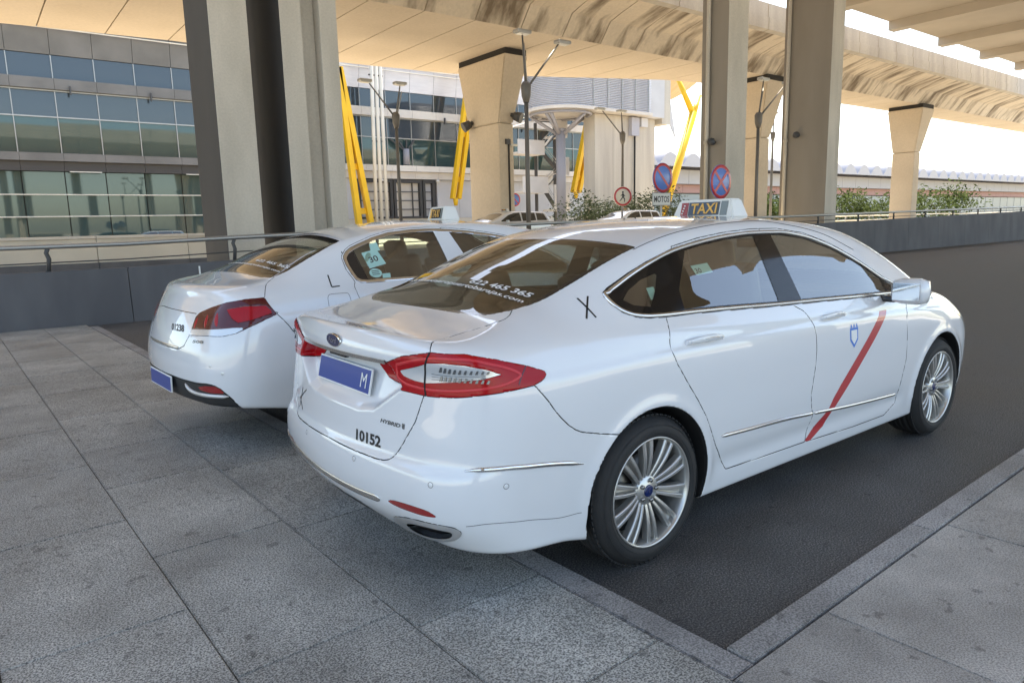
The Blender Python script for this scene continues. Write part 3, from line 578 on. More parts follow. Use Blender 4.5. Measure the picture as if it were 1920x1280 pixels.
for k in range(13):
    b=MB(); b.box((-22+3*k,0,.62),(2.985,.30,1.3),bev=.02); b.build('wall_panel',MT['base_wall'],lw)
    b=MB(); b.box((-22+3*k,-.02,1.32),(2.985,.42,.10),bev=.015); b.build('coping',MT['spandrel'],lw)
    b=MB(); b.box((-22+3*k,-.19,.22),(2.985,.08,.44)); b.build('plinth',MT['barrier'],lw)
# guard rail along the upper road, by the bushes
gr=empty('guard_rail',(40,31.5,.6)); tag(gr,'pale steel guard rail on posts in front of the green bushes','guard rail')
for zz in (.55,.95):
    b=MB(); b.tube([(-18,0,zz),(70,-6,zz)],.05,8); b.build('rail',MT['white_steel'],gr)
for k in range(24):
    b=MB(); b.box((-17.5+3.7*k,-.03-.252*k,.45),(.08,.08,1.1)); b.build('rail_post',MT['steel'],gr)
# ---- outlines of panels, lamps, glass and marks, in metres on each car body (x forward, y left, z up)
TRACE={
 'FORD':{
  'lamp':[[-0.929,-0.255,0.936],[-0.963,-0.498,1.0],[-0.921,-0.649,1.029],[-0.855,-0.774,1.031],[-0.765,-0.837,1.008],[-0.647,-0.868,0.972],[-0.568,-0.882,0.941],[-0.582,-0.889,0.925],[-0.6,-0.892,0.914],[-0.64,-0.892,0.903],[-0.726,-0.88,0.896],[-0.816,-0.839,0.887],[-0.89,-0.762,0.876],[-0.939,-0.636,0.868],[-0.966,-0.506,0.871],[-0.929,-0.338,0.887]],
  'lampsplit':[[-0.921,-0.649,1.029],[-0.933,-0.63,0.965],[-0.936,-0.627,0.918],[-0.939,-0.636,0.868]],
  'lampclear':[[-0.962,-0.489,0.944],[-0.94,-0.611,0.978],[-0.933,-0.644,0.99],[-0.909,-0.72,0.996],[-0.866,-0.787,0.992],[-0.808,-0.832,0.976],[-0.758,-0.857,0.956],[-0.81,-0.834,0.945],[-0.866,-0.784,0.936],[-0.909,-0.714,0.926],[-0.935,-0.633,0.915],[-0.948,-0.572,0.917],[-0.959,-0.514,0.927]],
  'dlo':[[-0.108,-0.715,1.188],[-0.078,-0.706,1.205],[-0.038,-0.703,1.221],[0.064,-0.698,1.262],[0.188,-0.688,1.302],[0.388,-0.67,1.353],[0.598,-0.657,1.384],[0.822,-0.645,1.406],[1.055,-0.639,1.417],[1.295,-0.641,1.415],[1.53,-0.659,1.386],[1.749,-0.697,1.322],[1.94,-0.744,1.239]],
  'dlob':[[-0.117,-0.727,1.174],[-0.109,-0.762,1.143],[-0.074,-0.798,1.106],[-0.013,-0.82,1.083],[0.065,-0.829,1.073],[0.152,-0.832,1.069],[0.379,-0.833,1.064],[0.638,-0.836,1.056],[1.027,-0.843,1.041],[1.402,-0.85,1.031],[1.736,-0.859,1.021]],
  'dloin':[[-0.074,-0.74,1.174],[-0.035,-0.731,1.194],[0.074,-0.72,1.237],[0.204,-0.705,1.278],[0.363,-0.692,1.314],[0.46,-0.684,1.331]],
  'qpill':[[0.386,-0.678,1.34],[0.238,-0.767,1.176],[0.163,-0.824,1.082]],
  'qdoor':[[0.462,-0.684,1.331],[0.317,-0.772,1.17],[0.299,-0.825,1.078]],
  'qglass':[[0.109,-0.729,1.229],[0.208,-0.722,1.25],[0.218,-0.725,1.245],[0.168,-0.762,1.181],[0.096,-0.802,1.117],[0.003,-0.786,1.131],[-0.037,-0.763,1.155],[0.016,-0.743,1.191]],
  'bp1':[[1.053,-0.646,1.406],[1.03,-0.841,1.045]],
  'bp2':[[1.214,-0.649,1.401],[1.239,-0.843,1.041]],
  'door_r':[[0.385,-0.678,1.339],[0.163,-0.827,1.077],[0.143,-0.859,1.03],[0.122,-0.884,0.974],[0.115,-0.899,0.935],[0.139,-0.912,0.877],[0.206,-0.917,0.783],[0.28,-0.917,0.692],[0.338,-0.918,0.609],[0.422,-0.911,0.453],[0.526,-0.895,0.309]],
  'door_m':[[1.135,-0.846,1.036],[1.205,-0.865,1.001],[1.254,-0.891,0.937],[1.267,-0.909,0.868],[1.269,-0.914,0.793],[1.26,-0.916,0.701],[1.244,-0.916,0.628],[1.23,-0.915,0.555],[1.25,-0.911,0.474],[1.271,-0.908,0.44],[1.222,-0.895,0.296]],
  'sillseam':[[0.373,-0.905,0.315],[0.529,-0.895,0.308],[0.848,-0.895,0.302],[1.222,-0.895,0.296],[1.744,-0.895,0.277]],
  'strip_d':[[0.462,-0.912,0.489],[0.618,-0.911,0.482],[1.023,-0.91,0.466],[1.269,-0.909,0.448],[1.712,-0.904,0.415]],
  'strip_b':[[-0.894,-0.806,0.616],[-0.866,-0.83,0.619],[-0.765,-0.882,0.617],[-0.682,-0.899,0.608],[-0.508,-0.909,0.582],[-0.413,-0.911,0.559]],
  'bseam':[[-0.632,-0.894,0.898],[-0.582,-0.904,0.838],[-0.555,-0.908,0.799],[-0.524,-0.911,0.762],[-0.49,-0.913,0.729],[-0.456,-0.914,0.704],[-0.42,-0.915,0.687],[-0.322,-0.917,0.661],[-0.228,-0.927,0.641]],
  'skirt':[[-1.0,-0.68,0.461],[-0.973,-0.737,0.444],[-0.935,-0.788,0.425],[-0.904,-0.815,0.412],[-0.845,-0.854,0.417],[-0.678,-0.886,0.394],[-0.498,-0.893,0.36],[-0.416,-0.9,0.356]],
  'refl':[[-1.041,-0.458,0.446],[-1.025,-0.569,0.457],[-1.0,-0.68,0.461],[-0.971,-0.741,0.444],[-0.985,-0.712,0.437],[-1.014,-0.611,0.434],[-1.031,-0.513,0.433]],
  'exh':[[-1.011,-0.455,0.366],[-1.006,-0.594,0.4],[-0.981,-0.704,0.408],[-0.933,-0.783,0.406],[-0.907,-0.8,0.381],[-0.916,-0.752,0.339],[-0.929,-0.64,0.305],[-0.934,-0.522,0.28],[-0.947,-0.445,0.285],[-0.977,-0.436,0.32]],
  'exhin':[[-0.997,-0.526,0.362],[-0.988,-0.654,0.388],[-0.962,-0.728,0.389],[-0.93,-0.776,0.386],[-0.925,-0.75,0.349],[-0.942,-0.663,0.325],[-0.943,-0.555,0.303],[-0.965,-0.514,0.319]],
  'rstrip':[[-1.013,0.624,0.449],[-1.039,0.447,0.426],[-1.062,0.258,0.431],[-1.07,0.115,0.432],[-1.069,-0.105,0.426],[-1.057,-0.278,0.421],[-1.042,-0.449,0.437]],
  'bootlow':[[-0.979,0.678,0.602],[-1.019,0.465,0.607],[-1.042,0.275,0.607],[-1.057,0.004,0.603],[-1.051,-0.288,0.591],[-1.039,-0.392,0.591],[-1.03,-0.444,0.595],[-1.021,-0.471,0.603],[-1.009,-0.492,0.618],[-0.991,-0.53,0.669],[-0.965,-0.588,0.764],[-0.944,-0.621,0.863]],
  'bootdeck':[[-0.479,-0.563,1.147],[-0.497,-0.589,1.141],[-0.535,-0.622,1.127],[-0.57,-0.635,1.115],[-0.622,-0.625,1.102],[-0.748,-0.602,1.078],[-0.887,-0.604,1.061],[-0.888,-0.604,1.06],[-0.921,-0.649,1.029]],
  'glass':[[-0.592,-0.044,1.125],[-0.599,-0.305,1.119],[-0.586,-0.459,1.118],[-0.566,-0.515,1.123],[-0.536,-0.557,1.131],[-0.505,-0.583,1.139],[-0.486,-0.573,1.145],[-0.479,-0.575,1.146],[-0.391,-0.602,1.161],[-0.322,-0.597,1.182],[-0.178,-0.595,1.234],[-0.002,-0.598,1.3],[0.12,-0.602,1.34],[0.201,-0.609,1.363],[0.196,-0.549,1.374],[0.186,-0.476,1.382],[0.172,-0.287,1.399],[0.141,-0.1,1.4],[0.15,0.071,1.404]],
  'chmsl':[[0.189,0.257,1.407],[0.169,-0.29,1.398]],
  'X1':[[-0.229,-0.685,1.172],[-0.22,-0.787,1.1]],
  'X2':[[-0.182,-0.699,1.178],[-0.266,-0.779,1.098]],
  'K1':[[-0.998,0.428,0.732],[-1.009,0.467,0.629]],
  'K2':[[-1.007,0.362,0.733],[-1.001,0.467,0.672]],
  'K3':[[-1.0,0.469,0.679],[-1.018,0.406,0.628]],
  'n10152':[[-1.037,-0.222,0.627],[-1.018,-0.401,0.63],[-1.03,-0.216,0.672]],
  'hyb':[[-1.006,-0.379,0.728],[-0.982,-0.528,0.73],[-1.003,-0.379,0.742]],
  'sens':[[-1.064,-0.249,0.56],[-0.983,-0.712,0.559],[-0.771,-0.885,0.55]],
  'badge':[[-1.007,-0.003,1.014]],
  'bar':[[-0.95,0.422,0.949],[-0.932,0.241,0.929],[-0.941,-0.066,0.932],[-0.93,-0.263,0.929]],
  'handle1':[[0.21,-0.889,0.953],[0.487,-0.889,0.945]],
  'handle2':[[1.326,-0.892,0.934],[1.582,-0.892,0.935]],
  'stripe':[[1.673,-0.916,0.557],[1.537,-0.916,0.565],[1.468,-0.912,0.497],[1.425,-0.908,0.438],[1.212,-0.895,0.298],[1.275,-0.895,0.294],[1.408,-0.892,0.348],[1.466,-0.904,0.416],[1.627,-0.916,0.551],[1.697,-0.916,0.567]],
  'crest':[[1.613,-0.909,0.882],[1.649,-0.917,0.755]],
  'wtext1':[[-0.368,-0.089,1.216],[-0.374,-0.542,1.176],[-0.339,-0.055,1.229]],
  'wtext2':[[-0.343,0.541,1.186],[-0.436,-0.562,1.158],[-0.307,0.585,1.201]],
  'ditch':[[0.18,-0.617,1.354],[0.291,-0.617,1.386],[0.553,-0.608,1.433],[0.895,-0.591,1.461],[1.133,-0.585,1.468],[1.417,-0.618,1.443],[1.717,-0.659,1.387],[1.985,-0.719,1.283]],
  'bumper_slit':[[-0.982,0.66,0.606],[-1.03,-0.444,0.595]],
 },
 'PEU':{
  'lamp':[[-0.969,-0.463,0.824],[-0.95,-0.465,0.87],[-0.92,-0.459,0.936],[-0.9,-0.484,0.965],[-0.858,-0.582,1.001],[-0.799,-0.719,1.038],[-0.708,-0.807,1.057],[-0.596,-0.833,1.061],[-0.592,-0.851,1.038],[-0.577,-0.871,1.003],[-0.546,-0.89,0.954],[-0.63,-0.892,0.923],[-0.715,-0.872,0.889],[-0.798,-0.832,0.85],[-0.864,-0.77,0.834],[-0.925,-0.65,0.832]],
  'clear':[[-0.969,-0.463,0.824],[-0.955,-0.459,0.859],[-0.86,-0.75,0.877],[-0.806,-0.812,0.884],[-0.737,-0.862,0.884],[-0.798,-0.832,0.85],[-0.864,-0.77,0.834],[-0.925,-0.65,0.832]],
  'boot':[[-0.466,-0.669,1.165],[-0.506,-0.689,1.151],[-0.541,-0.727,1.133],[-0.57,-0.782,1.103],[-0.594,-0.83,1.065]],
  'glass':[[-0.459,0.627,1.19],[-0.491,0.08,1.19],[-0.5,-0.353,1.179],[-0.463,-0.668,1.166],[-0.397,-0.64,1.192],[-0.266,-0.63,1.246],[0.098,-0.557,1.402],[0.095,-0.423,1.417],[0.108,-0.117,1.44],[0.205,0.414,1.447],[-0.005,0.156,1.405],[-0.042,0.553,1.368],[-0.208,0.565,1.315],[-0.364,0.596,1.246]],
  'dlo':[[0.037,-0.7,1.291],[0.064,-0.682,1.321],[0.107,-0.669,1.347],[0.165,-0.662,1.369],[0.296,-0.642,1.412],[0.448,-0.623,1.447],[0.645,-0.621,1.464],[0.794,-0.626,1.467],[0.911,-0.629,1.464],[1.155,-0.644,1.444],[1.37,-0.66,1.416],[1.525,-0.674,1.39]],
  'dlob':[[0.031,-0.713,1.272],[0.033,-0.746,1.226],[0.049,-0.79,1.165],[0.067,-0.817,1.126],[0.093,-0.829,1.107],[0.161,-0.834,1.1],[0.288,-0.831,1.103]],
  'dloin':[[0.066,-0.714,1.278],[0.125,-0.698,1.315],[0.263,-0.679,1.365],[0.425,-0.659,1.408],[0.624,-0.651,1.431],[0.841,-0.645,1.443]],
  'q1':[[0.126,-0.695,1.318],[0.161,-0.822,1.119]],
  'bp1':[[0.841,-0.645,1.443],[0.873,-0.746,1.262]],
  'bp2':[[0.984,-0.646,1.442],[1.04,-0.725,1.302]],
  'bseam':[[0.911,-0.629,1.464],[0.962,-0.735,1.283]],
  'rseam':[[0.053,-0.819,1.123],[0.035,-0.841,1.09],[0.04,-0.872,1.037]],
  'flap':[[-0.185,-0.877,1.022],[-0.176,-0.87,1.04],[-0.156,-0.866,1.047],[-0.02,-0.867,1.047]],
  'L':[[-0.125,-0.773,1.171],[-0.133,-0.838,1.093],[-0.072,-0.837,1.096]],
  'n01238':[[-1.001,-0.171,0.832],[-0.978,-0.378,0.835],[-0.986,-0.14,0.875]],
  'n508':[[-0.974,-0.523,0.779],[-0.943,-0.65,0.783],[-0.969,-0.517,0.797]],
  'sens':[[-0.938,-0.729,0.65],[-0.89,-0.8,0.602]],
  'black':[[-1.046,-0.208,0.534],[-1.029,-0.378,0.53],[-0.995,-0.585,0.529],[-0.964,-0.689,0.534],[-0.934,-0.747,0.528],[-0.905,-0.785,0.504],[-0.879,-0.809,0.471],[-0.851,-0.827,0.437],[-0.809,-0.837,0.379]],
  'refl':[[-0.991,-0.596,0.501],[-0.972,-0.669,0.516],[-0.934,-0.746,0.519],[-0.909,-0.779,0.504],[-0.888,-0.8,0.474],[-0.94,-0.731,0.472],[-0.982,-0.63,0.482]],
  'stripp':[[-1.021,-0.429,0.503],[-1.005,-0.494,0.463],[-0.99,-0.566,0.453],[-0.947,-0.71,0.453],[-0.87,-0.814,0.454]],
  'plate':[[-1.046,-0.207,0.531],[-1.04,-0.274,0.516],[-1.027,-0.247,0.428],[-1.034,-0.12,0.424]],
  'bootline':[[-0.949,0.005,0.96],[-0.935,-0.255,0.963],[-0.91,-0.453,0.957]],
  'bootlow':[[-1.03,-0.219,0.731],[-1.017,-0.346,0.731]],
  'bumpseam':[[-0.546,-0.89,0.954],[-0.486,-0.914,0.877],[-0.441,-0.923,0.807]],
  'wtext1':[[-0.347,-0.04,1.262],[-0.34,-0.653,1.207],[-0.327,-0.001,1.272]],
  'wtext2':[[-0.387,0.153,1.239],[-0.4,-0.637,1.193],[-0.363,0.205,1.249]],
  'st1':[[0.176,-0.708,1.309],[0.302,-0.702,1.331],[0.344,-0.763,1.226],[0.199,-0.776,1.198]],
  'st1b':[[0.26,-0.676,1.369],[0.323,-0.672,1.38],[0.33,-0.709,1.322],[0.251,-0.711,1.313]],
  'st2':[[0.235,-0.795,1.165]],
  'st2e':[[0.283,-0.797,1.162]],
  'st3':[[0.286,-0.8,1.158],[0.351,-0.799,1.159],[0.343,-0.819,1.123],[0.277,-0.821,1.121]],
 },
}
def pchip(xk,yk,x):
    xk=np.asarray(xk,float); yk=np.asarray(yk,float); x=np.clip(x,xk[0],xk[-1])
    h=np.diff(xk); d=np.diff(yk.T).T/(h if yk.ndim==1 else h[:,None]); m=np.zeros_like(yk)
    m[0]=d[0]; m[-1]=d[-1]
    if len(xk)>2:
        hh=h if yk.ndim==1 else h[:,None]
        w1=2*hh[1:]+hh[:-1]; w2=hh[1:]+2*hh[:-1]
        a,b=d[:-1],d[1:]; ok=(a*b)>0
        aa=np.where(ok,a,1); bb=np.where(ok,b,1)
        m[1:-1]=np.where(ok,(w1+w2)/(w1/aa+w2/bb),0)
    i=np.clip(np.searchsorted(xk,x,side='right')-1,0,len(xk)-2)
    t=(x-xk[i])/h[i]; hi=h[i]
    if yk.ndim>1: t=t[:,None]; hi=hi[:,None]
    return (yk[i]*(1+2*t)*(1-t)**2+m[i]*hi*t*(1-t)**2+yk[i+1]*t*t*(3-2*t)+m[i+1]*hi*t*t*(t-1))
def gauss1(a,s,axis):
    r=int(3*s+1); k=np.exp(-.5*(np.arange(-r,r+1)/s)**2); k/=k.sum()
    p=[(0,0)]*a.ndim; p[axis]=(r,r); b=np.pad(a,p,mode='reflect',reflect_type='odd')
    return np.apply_along_axis(lambda v:np.convolve(v,k,'valid'),axis,b)
class T1:
    def __init__(s,xk,yk,sm=.02,st=.005):
        s.x0=xk[0]; s.st=st; n=int(round((xk[-1]-xk[0])/st))+1
        s.x=xk[0]+st*np.arange(n); s.v=pchip(xk,yk,s.x)
        if sm: s.v=gauss1(s.v,sm/st,0)
    def __call__(s,x): return np.interp(x,s.x,s.v)
class T2:
    def __init__(s,xk,zk,tab,smx=.05,smz=.02,st=.01):
        nx=int(round((xk[-1]-xk[0])/st))+1; nz=int(round((zk[-1]-zk[0])/st))+1
        s.x0,s.z0,s.st=xk[0],zk[0],st
        a=pchip(zk,np.asarray(tab,float).T,zk[0]+st*np.arange(nz)).T   # (nxk,nz)
        a=pchip(xk,a,xk[0]+st*np.arange(nx))
        s.v=gauss1(gauss1(a,smx/st,0),smz/st,1)
    def __call__(s,x,z):
        u=np.clip((x-s.x0)/s.st,0,s.v.shape[0]-1.001); w=np.clip((z-s.z0)/s.st,0,s.v.shape[1]-1.001)
        i=u.astype(int); j=w.astype(int); f=u-i; g=w-j; v=s.v
        return (v[i,j]*(1-f)+v[i+1,j]*f)*(1-g)+(v[i,j+1]*(1-f)+v[i+1,j+1]*f)*g
def smax(a,b,k):
    h=np.maximum(k-np.abs(a-b),0); return np.maximum(a,b)+h*h/(4*k)
def sstep(a,b,x):
    t=np.clip((x-a)/(b-a),0,1); return t*t*(3-2*t)
def polysd(P,u,v):
    """signed distance (negative inside) to closed polygon P"""
    P=np.asarray(P,float); d=np.full(u.shape,1e9); ins=np.zeros(u.shape,bool)
    for k in range(len(P)):
        a=P[k]; b=P[(k+1)%len(P)]; ex,ey=b-a; l2=ex*ex+ey*ey+1e-18
        t=np.clip(((u-a[0])*ex+(v-a[1])*ey)/l2,0,1)
        d=np.minimum(d,(u-a[0]-t*ex)**2+(v-a[1]-t*ey)**2)
        c=(a[1]>v)!=(b[1]>v)
        with np.errstate(divide='ignore',invalid='ignore'):
            c&=u<(b[0]-a[0])*(v-a[1])/(b[1]-a[1]+1e-300)+a[0]
        ins^=c
    return np.where(ins,-1,1)*np.sqrt(d)
class Body:
    """half body (a=|y|>=0); field f(x,a,z)<0 inside"""
    def f(s,x,a,z):
        side=a-s.Ys(x,z)
        rear=(s.Xr(z)+s.bow(z)*a*a)-x
        if s.rearmod: rear=rear+s.rearmod(a,z)
        front=x-(s.Xf(z)-s.fbow*a*a-s.fbow4*a**4)
        w=smax(side,rear,s.kr(z)); w=smax(w,front,.30)
        top=z-(s.Zt(x)-s.crown(x)*a*a)
        f=smax(w,top,s.kt(x))
        f=smax(f,s.Zb(x)-z,.03)
        for xw in s.wx:
            r=np.sqrt((x-xw)**2+(z-s.wz)**2)
            f=smax(f,np.minimum(s.wr-r,a-s.wa),.006)
        return f
    def grad(s,P,e=.006):
        g=np.empty_like(P)
        for i in range(3):
            q=P.copy(); q[:,i]+=e; r=P.copy(); r[:,i]-=e
            g[:,i]=(s.f(*q.T)-s.f(*r.T))/(2*e)
        return g
    def project(s,P,it=3):
        P=P.copy()
        for _ in range(it):
            g=s.grad(P,.003); v=s.f(*P.T); P-=(v/np.maximum((g*g).sum(1),.2))[:,None]*g
        return P
    def normal(s,P,e=.006):
        g=s.grad(P,e); return g/np.linalg.norm(g,axis=1)[:,None]
    def mesh(s,h,lo,hi):
        n=[int(np.ceil((hi[i]-lo[i])/h))+1 for i in range(3)]
        ax=[lo[i]+h*np.arange(n[i]) for i in range(3)]
        X,Z=np.meshgrid(ax[0],ax[2],indexing='ij')
        F=np.empty(n,np.float32)
        for j,a in enumerate(ax[1]): F[:,j,:]=s.f(X,np.full_like(X,abs(a)),Z)
        I=F<0
        cnt=np.zeros([k-1 for k in n],np.int8)
        for d in np.ndindex(2,2,2): cnt+=I[d[0]:n[0]-1+d[0],d[1]:n[1]-1+d[1],d[2]:n[2]-1+d[2]]
        act=(cnt>0)&(cnt<8); idx=-np.ones(act.shape,np.int32); C=np.argwhere(act); idx[act]=np.arange(len(C))
        S=np.zeros((len(C),3)); N=np.zeros(len(C))
        cs=list(np.ndindex(2,2,2))
        for p in cs:
            for k in range(3):
                if p[k]: continue
                q=list(p); q[k]=1
                fa=F[tuple((C+p).T)]; fb=F[tuple((C+q).T)]
                m=(fa<0)!=(fb<0); t=np.where(m,fa/(fa-fb+1e-30),0)
                pos=np.tile(np.array(p,float),(len(C),1)); pos[:,k]=t
                S[m]+=pos[m]; N[m]+=1
        V=np.array(lo)+h*(C+S/N[:,None])
        Q=[]
        for k in range(3):
            a,b=[(1,2),(2,0),(0,1)][k]
            sl0=[slice(1,n[i]-1) for i in range(3)]; sl0[k]=slice(0,n[k]-1)
            sl1=list(sl0); sl1[k]=slice(1,n[k])
            A=I[tuple(sl0)]; B=I[tuple(sl1)]; E=np.argwhere(A!=B)
            off=np.array([sl0[i].start for i in range(3)]); G=E+off
            flip=A[tuple(E.T)]
            da=np.zeros(3,int); da[a]=1; db=np.zeros(3,int); db[b]=1
            q=np.stack([idx[tuple((G-da-db).T)],idx[tuple((G-db).T)],idx[tuple(G.T)],idx[tuple((G-da).T)]],1)
            q[~flip]=q[~flip][:,::-1]; Q.append(q)
        Q=np.concatenate(Q); Q=Q[(Q>=0).all(1)]
        return V,Q
def ford():
    b=Body()
    zk=[.10,.20,.30,.45,.60,.75,.88,.96,1.02,1.06,1.12,1.20,1.30,1.42,1.62]
    rows=[(-1.25,[.80,.82,.84,.865,.87,.865,.85,.825,.79,.745,.67,.57,.46,.35,.2]),
          (-.80,[.84,.862,.87,.885,.893,.895,.887,.865,.83,.788,.70,.60,.49,.38,.2]),
          (-.45,[.85,.875,.885,.898,.907,.910,.903,.885,.855,.818,.735,.64,.54,.43,.25]),
          (-.20,[.86,.882,.89,.903,.912,.915,.910,.895,.868,.835,.775,.695,.60,.50,.33]),
          (.10,[.86,.885,.893,.905,.913,.914,.908,.893,.868,.842,.805,.752,.69,.61,.47]),
          (.50,[.86,.885,.893,.905,.912,.911,.904,.888,.863,.838,.806,.762,.707,.640,.52]),
          (1.2,[.86,.885,.893,.905,.912,.911,.903,.885,.860,.836,.806,.763,.710,.643,.53]),
          (1.9,[.86,.885,.893,.905,.913,.914,.906,.888,.865,.843,.812,.77,.715,.645,.53]),
          (2.4,[.86,.885,.893,.905,.915,.918,.905,.88,.85,.825,.79,.745,.69,.62,.5]),
          (2.9,[.86,.885,.893,.900,.912,.912,.88,.83,.79,.76,.72,.67,.6,.53,.4]),
          (3.4,[.84,.86,.87,.88,.885,.87,.80,.74,.70,.67,.63,.58,.52,.45,.3]),
          (3.95,[.78,.80,.81,.81,.80,.77,.70,.62,.58,.55,.5,.45,.4,.3,.2])]
    base=T2([r[0] for r in rows],zk,[r[1] for r in rows],.05,.018)
    c1=T1([-1.3,-.4,.13,.7,1.4,3.9],[1.06,1.05,1.03,.995,.985,.93],.05)
    c2=T1([-1.3,-.62,.15,1.3,2.4,3.9],[.92,.925,.935,.93,.90,.8],.05)
    def Ys(x,z):
        y=base(x,z)
        y=y+.0045*np.tanh((c2(x)-z)/.012)*sstep(-.75,-.45,x)*sstep(3.2,2.6,x)
        w=np.exp(-((z-(c1(x)-.02))/.03)**2); y=y+.004*w
        for xw in (0,2.85):
            r=np.sqrt((x-xw)**2+(z-.335)**2); y=y+.010*np.exp(-((r-.385)/.035)**2)*sstep(.22,.36,z)
        y=y-.010*np.exp(-((z-.36)/.05)**2)*sstep(.35,.55,x)*sstep(2.4,2.2,x)
        return y
    b.Ys=Ys
    b.Xr=T1([.05,.20,.28,.31,.34,.37,.40,.425,.44,.50,.56,.59,.61,.63,.70,.80,.90,.955,.985,1.02,1.045,1.065,1.08,1.12,1.3],
            [-.70,-.86,-.968,-.998,-1.024,-1.046,-1.062,-1.071,-1.074,-1.079,-1.074,-1.065,-1.052,-1.044,-1.034,-1.020,-1.010,-1.006,-1.012,-1.006,-.994,-.986,-.984,-.97,-.9],.006)
    b.bow=T1([0,.5,.65,1.0,1.3],[.15,.16,.165,.19,.2],.03)
    hexp=[(-.41,1.0),(-.41,.972),(-.505,.882),(-.33,.768),(-.22,.748),(.22,.748),(.33,.768),(.505,.882),(.41,.972),(.41,1.0)]
    def rm(a,z):
        sd=polysd(hexp,a,z); d=np.interp(z,[.74,.78,.80,.90,.96],[.006,.030,.043,.064,.066])
        return d*sstep(.006,-.030,sd)*sstep(.966,.958,z)
    def rearmod(a,z):
        z=np.asarray(z); m=(z>.70)&(z<1.02)
        o=np.zeros(np.broadcast(a,z).shape); aa=np.broadcast_to(a,o.shape); 
        if m.any(): o[m]=rm(aa[m],z[m])
        return o
    b.rearmod=rearmod
    b.Xf=T1([.05,.2,.3,.5,.65,.75,.85,1.0,1.3],[3.55,3.66,3.74,3.79,3.78,3.74,3.62,3.4,3.1],.02); b.fbow=.16; b.fbow4=.25
    b.kr=T1([0,.3,.6,.9,1.0,1.06,1.3],[.15,.22,.26,.22,.16,.10,.10],.02)
    b.Zt=T1([-1.3,-.99,-.95,-.90,-.80,-.70,-.61,-.5,-.35,-.18,0,.119,.2,.3,.4,.6,.9,1.2,1.5,1.8,2.0,2.2,2.6,2.80,2.95,3.3,3.6,3.9],
            [1.078,1.078,1.075,1.072,1.081,1.098,1.118,1.160,1.225,1.292,1.355,1.395,1.42,1.447,1.466,1.489,1.504,1.508,1.498,1.470,1.436,1.375,1.205,1.095,1.03,.965,.88,.74],.03)
    b.crown=T1([-1.3,-.7,-.5,-.35,.2,.5,1.2,2.0,2.7,3.2,3.9],[.03,.03,.05,.15,.15,.125,.105,.12,.14,.08,.1],.05)
    b.kt=T1([-1.3,-.96,-.85,-.6,-.3,.1,.4,2.0,2.5,2.9,3.9],[.02,.025,.06,.10,.12,.07,.05,.05,.06,.08,.1],.03)
    b.Zb=T1([-1.3,-1.0,-.8,-.5,-.3,3.0,3.5,4],[.285,.275,.262,.245,.205,.205,.2,.22],.03)
    b.wx=(-.01,2.85); b.wz=.335; b.wr=.372; b.wa=.52
    return b
